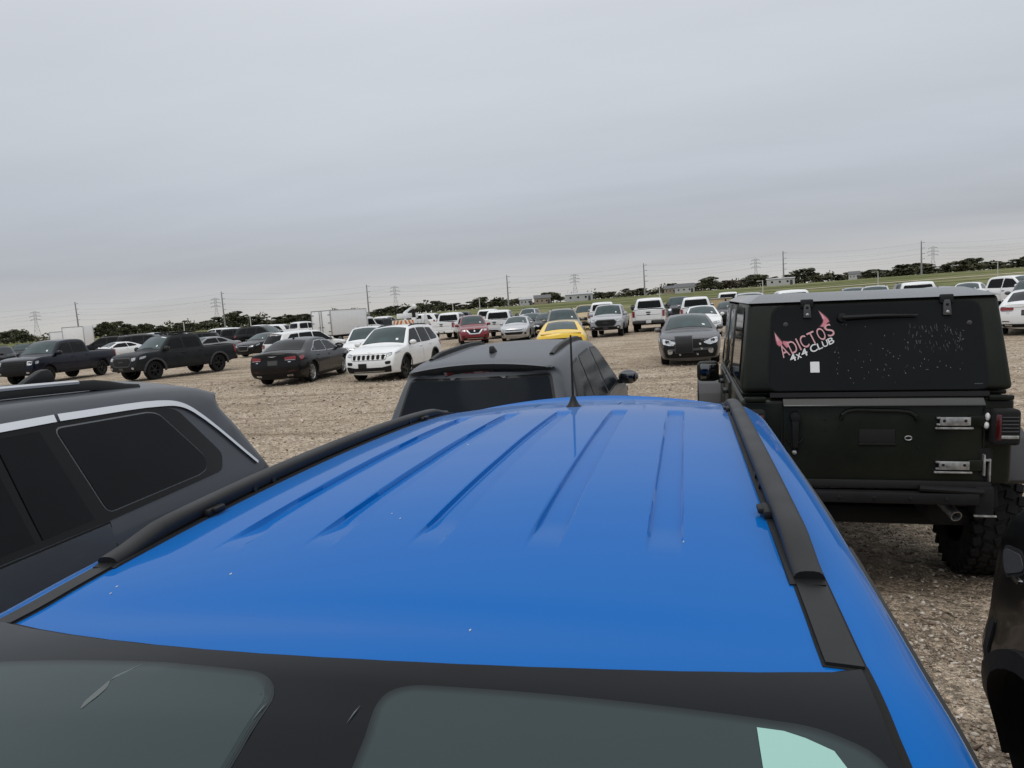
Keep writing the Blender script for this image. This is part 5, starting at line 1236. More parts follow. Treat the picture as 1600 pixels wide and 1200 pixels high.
# cargo box truck
def cargo_truck(x, y, yaw):
    root = tag(empty('box_truck', (x, y, 0), R_(yaw)), 'white cargo box truck with double rear doors behind the white suv', 'box truck', LOT)
    wp = P['white']
    b = MB(); b.box((0, 0, 1.80), (4.4, 2.1, 2.02), wp, .03)
    for k in range(8): b.box((-1.9 + k * .55, 0, 1.80), (.012, 2.106, 1.9), wp, .003)
    b.build('cargo_box', root)
    b = MB()
    for e in ((0, 1.03, 2.80), (0, -1.03, 2.80), (0, 1.03, .80), (0, -1.03, .80)): b.box(e, (4.44, .07, .06), M['alloy'], .01)
    for e in ((-2.2, 1.03, 1.8), (-2.2, -1.03, 1.8), (2.2, 1.03, 1.8), (2.2, -1.03, 1.8)): b.box(e, (.06, .07, 2.04), M['alloy'], .01)
    for e in ((-2.2, 0, 2.80), (-2.2, 0, .80)): b.box(e, (.06, 2.1, .06), M['alloy'], .01)
    b.build('edge_trim', root)
    for sg in (1, -1):
        b = MB(); b.box((-2.225, sg * .49, 1.80), (.03, .93, 1.90), wp, .008); d = b.build('cargo_door', root)
        b = MB(); b.tube([(-2.26, sg * .12, .86), (-2.26, sg * .12, 2.74)], .016, M['satin'], 6); b.box((-2.26, sg * .18, 1.45), (.03, .20, .05), M['satin'], .006); b.build('lock_bar', d)
        b = MB()
        for z in (1.1, 1.8, 2.45): b.box((-2.25, sg * .86, z), (.03, .22, .05), M['satin'], .006)
        b.build('hinge', d)
        b = MB(); b.box((-2.24, sg * .92, .66), (.05, .14, .10), M['red'], .01); b.build('tail_light', root)
    b = MB(); b.box((.6, 0, .66), (5.6, .8, .16), M['dark'], .01); b.box((-2.2, 0, .55), (.1, 1.9, .12), M['black'], .01); b.build('chassis', root)
    # cab
    b = MB()
    b.prism([(2.26, .50), (2.26, 2.02), (2.7, 2.10), (3.15, 2.05), (3.65, 1.42), (4.35, 1.25), (4.45, 1.05), (4.45, .50)], 'y', -.95, .95, wp, .07, 3); cb = b.build('cab', root)
    b = MB(); b.hexa([(3.25, -.82, 1.98), (3.66, -.84, 1.46), (3.66, .84, 1.46), (3.25, .82, 1.98), (3.28, -.82, 2.0), (3.69, -.84, 1.48), (3.69, .84, 1.48), (3.28, .82, 2.0)], M['shield'], .004); b.build('windshield', root)
    for sg in (1, -1):
        b = MB(); b.prism([(2.45, 1.40), (2.45, 1.92), (3.05, 1.92), (3.45, 1.40)], 'y', sg * .94, sg * .962, M['glass'], .004); b.build('side_window', root)
    b = MB(); b.box((4.45, 0, .95), (.04, 1.3, .35), M['gap'], .01); b.build('grille', root)
    t, r = wheel_mesh(.40, .24, .24, 'six', 'alloy')
    for ax in (3.6, -1.2):
        for sg in (1, -1):
            w = link('wheel', t, root, (ax, sg * .84, .40), (0, 0, 0 if sg > 0 else math.pi)); link('rim', r, w)
    return root
cargo_truck(-28.2, 55.3, 75)

def cargo_box(x, y, yaw, h, l, label):
    root = tag(empty('cargo_trailer', (x, y, 0), R_(yaw)), label, 'trailer', 'white cargo trailers at the far left')
    b = MB(); b.box((0, 0, .75 + h / 2), (l, 2.4, h), P['white'], .04)
    for k in range(int(l / .6)): b.box((-l / 2 + .3 + k * .6, 0, .75 + h / 2), (.014, 2.41, h * .94), P['white'], .003)
    b.build('cargo_box', root)
    b = MB()
    for s1 in (1, -1):
        for z in (.78, .75 + h): b.box((0, s1 * 1.19, z), (l + .04, .08, .08), M['alloy'], .01)
        for s2 in (1, -1): b.box((s2 * l / 2, s1 * 1.19, .75 + h / 2), (.08, .08, h), M['alloy'], .01)
    b.build('edge_trim', root)
    b = MB(); b.box((0, 0, .62), (l, .9, .18), M['dark'], .01); b.build('chassis', root)
    t, r = wheel_mesh(.40, .24, .24, 'six', 'alloy')
    for ax in (-l * .25, -l * .25 - .95):
        for sg in (1, -1):
            w = link('wheel', t, root, (ax, sg * .95, .40), (0, 0, 0 if sg > 0 else math.pi)); link('rim', r, w)
cargo_box(-87.6, 85.0, 40, 2.25, 1.9, 'smaller white cargo trailer left of the taller one at the far left')
cargo_box(-80.2, 81.0, 15, 2.7, 2.8, 'taller white cargo trailer with grey edges above the navy pickup')

# utility service truck with warning stripes and a folded crane
def service_truck(x, y, yaw):
    root = tag(empty('service_truck', (x, y, 0), R_(yaw)), 'white utility truck with an orange striped rear panel and a folded crane arm', 'utility truck', LOT)
    wp = P['white']
    b = MB(); b.prism([(.9, .55), (.9, 1.95), (1.3, 2.02), (1.9, 1.98), (2.45, 1.35), (3.2, 1.2), (3.3, 1.0), (3.3, .55)], 'y', -.95, .95, wp, .07, 3); b.build('cab', root)
    b = MB(); b.hexa([(1.98, -.8, 1.9), (2.46, -.84, 1.38), (2.46, .84, 1.38), (1.98, .8, 1.9), (2.01, -.8, 1.92), (2.49, -.84, 1.4), (2.49, .84, 1.4), (2.01, .8, 1.92)], M['shield'], .004); b.build('windshield', root)
    b = MB(); b.box((.885, 0, 1.66), (.02, 1.4, .42), M['glass'], .006); b.build('rear_window', root)
    b = MB()
    for sg in (1, -1): b.box((-.9, sg * .82, 1.08), (3.3, .40, 1.0), wp, .02)
    b.box((-.9, 0, .72), (3.3, 1.3, .12), M['liner'], .01)
    b.build('utility_body', root)
    for sg in (1, -1):
        for k in range(3):
            b = MB(); b.box((-2.1 + k * 1.15, sg * 1.025, 1.1), (1.0, .012, .8), wp, .004); d = b.build('locker_door', root)
            b = MB(); b.box((-2.1 + k * 1.15, sg * 1.035, 1.1), (.1, .02, .06), M['satin'], .004); b.build('handle', d)
    b = MB(); b.box((-2.56, 0, 1.28), (.03, 1.9, .62), M['cream'], .006); pn = b.build('warning_panel', root)
    b = MB()
    for sg in (1, -1):
        for k in range(3):
            y0 = .08 + k * .32
            b.prism([(sg * y0, 1.56), (sg * (y0 + .15), 1.56), (sg * min(.93, y0 + .36), 1.00), (sg * min(.92, y0 + .20), 1.00)], 'x', -2.585, -2.577, M['orange'])
    b.build('stripe', pn)
    b = MB(); b.box((-1.2, 0, 1.92), (1.6, 1.5, .45), wp, .05); b.box((-1.0, .2, 2.2), (.35, .35, .18), wp, .03); b.build('tool_box', root)
    b = MB(); b.box((-2.2, -.86, 1.95), (.28, .26, .95), M['dark'], .03); b.box((-2.2, -.86, 1.65), (.4, .36, .2), wp, .02); b.build('crane_post', root)
    b = MB(); b.tube([(-2.3, -1.0, 2.70), (-.9, .25, 2.28)], .14, wp, 8, .10); b.ball((-2.3, -1.0, 2.68), (.2, .2, .22), wp); b.tube([(-2.2, -.9, 2.3), (-1.5, -.3, 2.38)], .05, M['dark'], 6); b.build('crane_arm', root)
    b = MB(); b.box((-2.6, 0, .62), (.14, 1.9, .14), M['black'], .02); b.build('rear_bumper', root)
    for sg in (1, -1):
        b = MB(); b.box((-2.58, sg * .9, .86), (.04, .12, .2), M['red'], .01); b.build('tail_light', root)
    t, r = wheel_mesh(.41, .26, .25, 'six', 'alloy')
    for ax in (2.55, -1.35):
        for sg in (1, -1):
            w = link('wheel', t, root, (ax, sg * .84, .41), (0, 0, 0 if sg > 0 else math.pi)); link('rim', r, w)
service_truck(-24.0, 60.8, 96)

def utility_cabinet(x, y):
    root = tag(empty('equipment_cabinet', (x, y, 0), R_(8)), 'tan equipment cabinet with a dark door post beside the white pickups', 'cabinet')
    b = MB(); b.box((0, 0, .80), (1.0, 1.5, 1.6), P['tan'], .03); b.build('case', root)
    b = MB(); b.box((-.51, -.3, .85), (.02, .12, 1.4), M['dark'], .004); b.build('door_post', root)
    b = MB(); b.box((-.51, .3, .85), (.02, .75, 1.3), P['tan'], .01); d = b.build('door', root)
    b = MB(); b.box((-.53, .05, .9), (.03, .04, .2), M['satin'], .004); b.build('handle', d)
    b = MB(); b.box((0, 0, 1.63), (1.1, 1.6, .06), M['steel'], .01); b.build('lid', root)
    root.rotation_euler[2] = R_(90 + 8)
utility_cabinet(2.6, 58.0)
# ------------------------------------------------------------------ the blue car in front of the camera
def smooth01(t): t = min(1.0, max(0.0, t)); return t * t * (3 - 2 * t)
M['frit'] = simple('windshield_black_band', (0.004, 0.0055, 0.0075), 0.14, 0, 0.16, 0, 0.2, 4)
M['tintpane'] = simple('windshield_clear_glass', (0.015, 0.031, 0.034), 0.07, 0, 0.42, 0, 0.12, 2)
M['mint'] = simple('pale_green_card', (0.30, 0.52, 0.46), 0.6)
M['streak'] = simple('dried_splash', (0.10, 0.115, 0.112), 0.7)
M['dropping'] = simple('bird_dropping', (0.40, 0.46, 0.52), 0.8)
RIBS = (-.39, -.205, -.005, .20, .40)
def rib_disp(x, y):
    if x > .20 or x < -1.36 or abs(y) > .5: return 0.0
    d = 0.0
    for c in RIBS:
        a = abs(y - c)
        if a < .030: d = smooth01((.030 - a) / .0045); break
    if not d: return 0.0
    e = smooth01((.19 - x) / .17) * smooth01((x + 1.33) / .06)
    return -.0115 * d * e
PROF_BLUE = [(.15, -.12), (.30, -.05), (.55, -.005), (.72, 0), (.90, -.010), (1.02, -.03), (1.09, -.048), (1.14, -.062), (1.50, -.148), (1.62, -.178), (1.7, -.20)]
top = [(-2.06, .33), (-2.16, .42), (-2.19, .60), (-2.15, .92), (-2.10, 1.10), (-1.95, 1.44), (-1.90, 1.50), (-1.93, 1.558, 1), (-1.80, 1.581), (-1.30, 1.621), (-.70, 1.641), (-.25, 1.641), (.10, 1.629), (.36, 1.611), (.56, 1.584),
       (1.25, 1.16), (1.36, 1.10), (1.75, 1.04), (2.05, .94), (2.15, .80), (2.19, .60), (2.16, .42), (2.08, .28)]
bc = Car(top, (1.30, -1.26), .35, .885, PROF_BLUE, sill=.24, M=451, step=.03, crown=(.026, .09), disp=rib_disp, taper=((1.3, 2.2, .11), (-1.3, -2.2, .08)), k=10)
t_, r_ = wheel_mesh(.35, .23, .235, 'ten', 'alloy'); bc.wheels(t_, r_, .23)
# windshield: black band, two clear zones, a card behind the glass
xs = np.linspace(1.27, .462, 10)
head = [(.560 - (.092 if f > 0 else .115) * (f / .96) ** 2, f) for f in np.linspace(.92, -.92, 15)]
outline = np.array([(x, float(bc.ybx(x)) * .962) for x in xs] + [(x, float(bc.ybx(x)) * f) for x, f in head] + [(x - .013, -float(bc.ybx(x)) * .962) for x in xs[::-1]])
ws = bc.add('windshield', bc.patch([(grow(outline, .012), M['gap'], .001), (outline, M['frit'], .008)], lambda P, k: bc.over(P, k), .02))
def on_top(name, poly, mat, o, sm=2, par=None, g=.05):
    p = rounded(np.array(poly, float), {1: .01, 2: .02}.get(sm, 0)) if sm else np.array(poly, float)
    return bc.add(name, bc.patch([(p, M[mat], o)], lambda P, k: bc.over(P, k), g, par is None), par)
left = [(.570, -.60), (.590, -.20), (.602, -.055), (.622, -.028), (.70, -.035), (.85, -.06), (1.18, -.06), (1.22, -.70), (.80, -.68), (.60, -.645)]
right = [(1.18, .10), (.80, .112), (.66, .118), (.616, .114), (.604, .138), (.594, .30), (.578, .56), (.592, .612), (.80, .66), (1.20, .70)]
for i, (e, c) in enumerate(((.0105, .30), (.0075, .50), (.0045, .72), (.0018, .88))):
    M['edge%d' % i] = simple('ceramic_dot_edge', tuple(a * (1 - c) + b * c for a, b in zip((0.006, 0.0075, 0.0095), (0.015, 0.031, 0.034))), 0.11, 0, 0.24 + .18 * c)
    for pane in (left, right): bc.add('ceramic_edge', bc.patch([(grow(rounded(np.array(pane), .02), e), M['edge%d' % i], .0085 + .0002 * i)], lambda P, k: bc.over(P, k), .02, False), ws)
on_top('clear_pane', left, 'tintpane', .0094, 2, ws, .02); on_top('clear_pane', right, 'tintpane', .0094, 2, ws, .02)
on_top('paper_card', [(.584, .502), (.582, .528), (.585, .548), (.592, .573), (.62, .590), (.72, .60), (.72, .507)], 'mint', .0104, 0, ws, .02)
on_top('dried_splash', [(.606, -.256), (.618, -.251), (.634, -.254), (.650, -.263), (.640, -.266), (.622, -.262)], 'streak', .0099, 2, ws)
on_top('dried_splash', [(.584, -.228), (.607, -.253), (.609, -.256), (.602, -.253)], 'streak', .0099, 0, ws)
for (x, y) in ((.632, -.022), (.626, .088)):
    on_top('dried_splash', [(x, y), (x + .010, y - .0035), (x + .024, y - .006), (x + .010, y - .002)], 'streak', .0099, 0, ws)
# roof ditch mouldings, rails, tie points
for sg in (1, -1):
    xs = np.linspace(.45, -1.78, 30)
    def ym(x): return float(bc.ybx(x)) - .040
    pl = np.array([(x, sg * (ym(x) - .020)) for x in xs] + [(x, sg * (ym(x) + .022)) for x in xs[::-1]])
    bc.add('roof_moulding', bc.patch([(grow(pl, .004), M['gap'], .001), (pl, M['satin'], .005)], lambda P, k: bc.over(P, k), .06))
    b = MB(); xs = np.linspace(.235, -1.66, 44); pts = []
    for i, x in enumerate(xs):
        y = sg * (ym(x)); z = bc.over([(x, y)], 0)[0][2]
        e = smooth01((xs[0] - x) / .16) * smooth01((x - xs[-1]) / .16)
        pts.append((x, y, z + .003 + .019 * e))
    b.sweep(pts, [(-.019, -.012), (.019, -.012), (.0215, -.002), (.0212, .006), (.0185, .0115), (.0135, .0148), (.006, .0162), (-.006, .0162), (-.0135, .0148), (-.0185, .0115), (-.0212, .006), (-.0215, -.002)], M['satin'])
    low = [(p[0], p[1], p[2] - .012) for p in pts[3:-3]]
    b.sweep(low, [(-.012, -.014), (.012, -.014), (.012, .008), (-.012, .008)], M['black'])
    # flange that follows the roof around the foot
    ft = [(p[0], p[1] - sg * .004, bc.over([(p[0], p[1])], 0)[0][2] + .004) for p in pts[::3]]
    b.sweep([(ft[0][0] + .014, ft[0][1], ft[0][2] - .003)] + ft, [(-.027, -.006), (.027, -.006), (.024, .003), (-.024, .003)], M['black'])
    rl = bc.add('roof_rail', b.mesh(50))
    for x in (-.04, -1.36):
        y = sg * (ym(x) - .024); z = bc.over([(x, y)], 0)[0][2]
        q = MB(); q.box((0, 0, .010), (.060, .020, .016), M['black'], .005); q.box((.0, -sg * .012, .014), (.036, .012, .010), M['black'], .003); bc.add('tie_point', q.mesh(), rl, (x, y, z))
    for x in (-.20, -.28, -1.22):
        y = sg * (ym(x) - .022); z = bc.over([(x, y)], 0)[0][2]
        q = MB(); q.lathe([(.0, -.0015), (.008, -.0015), (.008, .0015), (.0, .0015)], M['satin'], 12, 'y'); bc.add('bolt_cover', q.mesh(), rl, (x, y, z + .012))
# antenna
b = MB(); b.lathe([(.001, .046), (.009, .044), (.013, .030), (.022, .012), (.031, .003), (.033, 0)], M['satin'], 18, 'z'); b.tube([(0, 0, .045), (-.012, 0, .16), (-.028, 0, .285)], [.0052, .0046, .0036], M['satin'], 8)
za = bc.over([(-1.50, .0)], 0)[0][2]
bc.add('antenna', b.mesh(), None, (-1.50, .0, za - .002))
bc.ends('rear_window', [(-.60, 1.13), (.60, 1.13), (.56, 1.47), (-.56, 1.47)], 'glass', -1, .006, rim=.02)
bc.ends('tail_light', [(.48, 1.02), (.76, 1.05), (.76, .84), (.50, .88)], 'red', -1, .012, rim=.01, mirror=True, wrap=[(-2.07, .86), (-2.03, 1.06), (-1.82, 1.06), (-1.88, .92)])
bc.ends('rear_bumper', [(-.76, .56), (.76, .56), (.70, .35), (-.70, .35)], 'black', -1, .014)
bc.ends('license_plate', [(-.15, .90), (.15, .90), (.15, .76), (-.15, .76)], 'darkplate', -1, .014, smooth=0)
bc.ends('grille', [(-.5, .86), (.5, .86), (.44, .66), (-.44, .66)], 'gap', 1, .012, rim=.02, rimmat='chrome')
bc.ends('headlight', [(.52, .88), (.72, .90), (.72, .78), (.54, .76)], 'lens', 1, .012, rim=.012, mirror=True, wrap=[(2.06, .79), (2.0, .90), (1.72, .95), (1.76, .86)])
bc.ends('front_bumper', [(-.70, .50), (.70, .50), (.64, .30), (-.64, .30)], 'black', 1, .014)
bc.sides('side_window', [(1.02, 1.14), (.52, 1.53), (-.06, 1.575), (-.06, 1.115)], 'glass', .006, .018)
bc.sides('side_window', [(-.15, 1.115), (-.15, 1.575), (-.92, 1.555), (-1.00, 1.13)], 'glass', .006, .018)
bc.sides('side_window', [(-1.08, 1.14), (-1.0, 1.55), (-1.45, 1.52), (-1.76, 1.22), (-1.70, 1.16)], 'glass', .006, .018)
bc.doors([[(.98, .40), (1.02, .95), (.95, 1.085), (-.09, 1.085), (-.09, .40)], [(-.11, .40), (-.11, 1.085), (-1.02, 1.09), (-.97, .82), (-.85, .62), (-.83, .40)]], [(.06, .98), (-.86, 1.0)])
bc.mirror(1.0, 1.12)
bc.flares(.055, .012); bc.sides('sill_trim', [(.86, .25), (.86, .38), (-.82, .38), (-.82, .25)], 'black', .012, smooth=0)
# small marks on the roof paint
for (x, y, r) in ((-.70, -.19, .009), (.30, -.30, .0028), (.33, -.50, .0024), (.355, -.49, .002), (.05, -.10, .002), (.02, -.13, .0018), (.12, .43, .0018), (.45, .16, .002)):
    a = rnd.random() * 6; pl = [(x + r * (1.6 if abs(math.cos(k)) > .8 else 1) * math.cos(k + a), y + r * .7 * math.sin(k + a)) for k in np.linspace(0, 6.28, 8)[:-1]]
    on_top('paint_mark', pl, 'dropping', .0012, 1)
for sg, x in ((1, -1.58), (-1, -1.58)):
    on_top('roof_seam', [(-1.56, sg * .17), (-1.70, sg * .172), (-1.70, sg * .174), (-1.56, sg * .173)], 'gap', .0008, 0)
place(bc, 'parked_suv', 'bright blue suv with black roof rails and ribbed roof in the foreground', 'suv', (-.45, 1.30), -90, P['blue'])

# ------------------------------------------------------------------ the dark grey suv on the left
M['greytrim'] = simple('dull_grey_trim', (0.16, 0.165, 0.17), 0.5, 0.3)
M['railtrim'] = simple('brushed_rail_trim', (0.52, 0.53, 0.55), 0.5, 0.6)
PROF_G = [(.15, -.12), (.35, -.05), (.6, -.005), (.9, 0), (1.15, -.012), (1.30, -.035), (1.37, -.060), (1.42, -.080), (1.72, -.185), (1.80, -.215), (1.9, -.25)]
top = [(-2.40, .36), (-2.51, .46), (-2.54, .65), (-2.50, .95), (-2.42, 1.12), (-2.16, 1.58), (-2.09, 1.69), (-2.13, 1.735, 1), (-1.95, 1.785), (-1.3, 1.83), (-.5, 1.85), (.15, 1.835), (.48, 1.79),
       (1.30, 1.34), (1.42, 1.29), (2.0, 1.20), (2.36, 1.06), (2.48, .86), (2.52, .62), (2.48, .42), (2.38, .30)]
gc = Car(top, (1.52, -1.42), .39, 1.0, PROF_G, sill=.28, M=31, step=.08, crown=(.035, .11), taper=((1.5, 2.5, .12), (-1.7, -2.5, .07)), k=8)
t_, r_ = wheel_mesh(.39, .255, .27, 'ten', 'alloy'); gc.wheels(t_, r_, .255)
gc.screen('windshield', 1.29, .53, 'shield', .93, .93)
gc.sides('pillar_trim', [(1.16, 1.375), (.52, 1.70), (.2, 1.742), (-.4, 1.757), (-1.2, 1.750), (-1.68, 1.728), (-1.76, 1.70), (-1.93, 1.47), (-1.88, 1.40), (-1.2, 1.375), (0, 1.36)], 'gloss', .003, smooth=1, g=.08)
gc.sides('side_window', [(1.08, 1.395), (.48, 1.69), (.06, 1.735), (.06, 1.385)], 'glass', .007, g=.08, smooth=0)
gc.sides('side_window', [(-.02, 1.385), (-.02, 1.738), (-.86, 1.738), (-.89, 1.395)], 'glass', .007, g=.08, smooth=0)
gc.sides('side_window', [(-.92, 1.395), (-.90, 1.737), (-1.07, 1.733), (-1.135, 1.40)], 'glass', .007, g=.08, smooth=0)
gc.sides('side_window', [(-1.205, 1.405), (-1.135, 1.730), (-1.59, 1.716), (-1.64, 1.70), (-1.80, 1.485), (-1.785, 1.432), (-1.72, 1.42)], 'glass', .008, .005, 'greytrim', g=.08, smooth=1)
tr = [(.62, 1.675), (.40, 1.735), (.1, 1.768), (-.4, 1.785), (-1.15, 1.780)]
tr2 = [(-1.165, 1.780), (-1.66, 1.758), (-1.78, 1.735), (-1.86, 1.69), (-2.17, 1.38)]
for sgm in (tr, tr2):
    q = crom(sgm, 5); tg_ = np.gradient(q, axis=0); tg_ /= np.linalg.norm(tg_, axis=1)[:, None]; dn = q + np.c_[-tg_[:, 1], tg_[:, 0]] * (.026 - .010 * np.clip((-1.66 - q[:, 0]) / .3, 0, 1))[:, None]
    gc.sides('window_trim', np.vstack([q, dn[::-1]]), 'chrome', .012, smooth=0, g=.06)
gc.doors([[(1.14, .45), (1.18, 1.2), (1.10, 1.355), (.01, 1.345), (.01, .45)], [(-.01, .45), (-.01, 1.345), (-1.19, 1.365), (-1.16, .98), (-.98, .72), (-.95, .45)]], [(.16, 1.20, 'gap'), (-1.02, 1.23, 'gap')])
gc.sides('fuel_flap', [(-1.55, 1.20), (-1.72, 1.20), (-1.72, 1.04), (-1.55, 1.04)], 'PAINT', .004, .005, 'gap', smooth=1)
gc.mirror(1.12, 1.36)
for sg in (1, -1):
    b = MB(); xs = np.linspace(.25, -1.72, 26); pts = []
    for i, x in enumerate(xs):
        y = sg * (float(gc.ybx(x)) - .06); z = gc.over([(x, y)], 0)[0][2]; e = smooth01((xs[0] - x) / .22) * smooth01((x - xs[-1]) / .26)
        pts.append((x, y, z + .034 * e))
    b.sweep(pts, [(-.017, -.03), (.017, -.03), (.019, .003), (.012, .012), (-.012, .012), (-.019, .003)], M['satin'])
    r1 = gc.add('roof_rail', b.mesh(50))
    b = MB(); b.sweep([(p[0], p[1], p[2] + .006) for p in pts[2:-4]], [(-.021, -.006), (.021, -.006), (.022, .003), (.012, .009), (-.012, .009), (-.022, .003)], M['railtrim'])
    gc.add('rail_trim', b.mesh(50), r1)
b = MB(); zf = gc.over([(-1.84, 0)], 0)[0][2]
b.prism([(.115, 0), (-.09, 0), (-.070, .058), (-.052, .067), (-.012, .063), (.048, .036)], 'y', -.022, .022, M['satin'], .012); gc.add('antenna_fin', b.mesh(), None, (-1.84, 0, zf - .004))
gc.ends('rear_window', [(-.68, 1.20), (.68, 1.20), (.62, 1.64), (-.62, 1.64)], 'glass', -1, .006, rim=.02)
gc.ends('tail_light', [(.70, 1.15), (.86, 1.16), (.86, .80), (.72, .80)], 'red', -1, .012, rim=.01, mirror=True, wrap=[(-2.42, .82), (-2.34, 1.15), (-2.22, 1.15), (-2.30, .82)])
gc.ends('license_plate', [(-.15, .98), (.15, .98), (.15, .84), (-.15, .84)], 'plate', -1, .014, smooth=0)
gc.ends('rear_bumper', [(-.84, .60), (.84, .60), (.78, .38), (-.78, .38)], 'black', -1, .014)
gc.ends('grille', [(-.62, 1.02), (.62, 1.02), (.54, .72), (-.54, .72)], 'gap', 1, .012, rim=.025, rimmat='chrome')
gc.ends('headlight', [(.66, 1.04), (.82, 1.03), (.82, .76), (.68, .76)], 'lens', 1, .012, rim=.012, mirror=True, wrap=[(2.38, .8), (2.32, 1.03), (2.16, 1.05), (2.22, .85)])
gc.flares(.06, .012); gc.sides('sill_trim', [(1.0, .30), (1.0, .44), (-.93, .44), (-.93, .30)], 'black', .012, smooth=0)
place(gc, 'parked_suv', 'dark grey suv with chrome window trim close on the left side', 'suv', (-3.02, .935), -90, P['graphite'])

# ------------------------------------------------------------------ the dark suv ahead, seen from behind
kc = suv(L=4.6, W=1.84, H=1.665, front='bar', rear='plain', rim='five', rails='black', glass='privacy')
kc.ends('brake_light', [(-.13, 1.562), (.30, 1.562), (.28, 1.535), (-.11, 1.535)], 'darkred', -1, .016, smooth=0, rim=.008, rimmat='gap')
place(kc, 'parked_suv', 'dark grey suv seen from behind just past the antenna of the blue suv', 'suv', (-1.68, 7.66), 90, P['graphite'])

# ------------------------------------------------------------------ black suv at the lower right corner, front bumper gone
top = [(-2.20, .40), (-2.29, .50), (-2.31, .70), (-2.27, 1.15), (-2.05, 1.68), (-1.9, 1.78), (-1.2, 1.83), (-.4, 1.84), (.1, 1.81), (.4, 1.76), (1.02, 1.39), (1.12, 1.355), (1.7, 1.345), (2.02, 1.32), (2.20, 1.22), (2.27, 1.06), (2.29, .86), (2.30, .70, 1), (2.29, .52), (2.26, .30)]
PROF_C = [(.2, -.10), (.45, -.05), (.62, -.005), (.76, .015), (.86, -.01), (1.1, -.03), (1.3, -.05), (1.36, -.075), (1.41, -.09), (1.8, -.24), (1.9, -.28)]
cc = Car(top, (1.76, -1.30), .40, .96, PROF_C, sill=.30, arch=.455, crown=(.03, .08), taper=((1.6, 2.3, .05), (-1.4, -2.3, .08)))
t_, r_ = wheel_mesh(.40, .26, .255, 'five', 'blackrim'); cc.wheels(t_, r_, .26, .06)
cc.flares(.06, .022)
cc.screen('windshield', 1.01, .45, 'shield', .93, .93)
cc.sides('side_window', [(.90, 1.42), (.45, 1.70), (-.1, 1.74), (-.1, 1.40)], 'glass', .006, .018)
cc.sides('side_window', [(-.19, 1.40), (-.19, 1.74), (-.98, 1.72), (-1.05, 1.41)], 'glass', .006, .018)
cc.sides('side_window', [(-1.13, 1.42), (-1.06, 1.71), (-1.5, 1.69), (-1.86, 1.45)], 'glass', .006, .018)
cc.doors([[(1.0, .5), (1.05, 1.2), (.98, 1.375), (-.13, 1.375), (-.13, .5)], [(-.15, .5), (-.15, 1.375), (-1.07, 1.38), (-1.0, .9), (-.85, .7), (-.83, .5)]], [(.02, 1.22), (-.93, 1.24)])
cc.mirror(.85, 1.38)
cc.ends('headlight', [(.48, 1.12), (.74, 1.15), (.74, .98), (.52, .98)], 'lens', 1, .014, rim=.014, mirror=True)
cc.sides('headlight_bezel', [(2.14, 1.14), (1.98, 1.17), (1.94, 1.13), (2.10, 1.06)], 'greyplastic', .006, .012, 'gap')
cc.sides('side_marker', [(2.20, .86), (2.15, .88), (2.15, .68), (2.20, .66)], 'gap', .006, .006, 'satin')
cc.sides('fender_emblem', [(2.03, 1.085), (1.97, 1.09), (1.97, 1.075), (2.03, 1.07)], 'chrome', .006, smooth=1)
cc.ends('grille', [(-.44, 1.14), (.44, 1.14), (.40, .82), (-.40, .82)], 'gap', 1, .012, rim=.02)
cc.ends('tail_light', [(.50, 1.15), (.78, 1.15), (.78, .9), (.52, .94)], 'red', -1, .012, mirror=True)
cc.ends('rear_window', [(-.62, 1.30), (.62, 1.30), (.56, 1.64), (-.56, 1.64)], 'glass', -1, .006, rim=.02)
place(cc, 'parked_suv', 'black suv with a bulging fender cut off by the right edge, nearest the camera', 'suv', (1.90, .50), 90, P['black'])

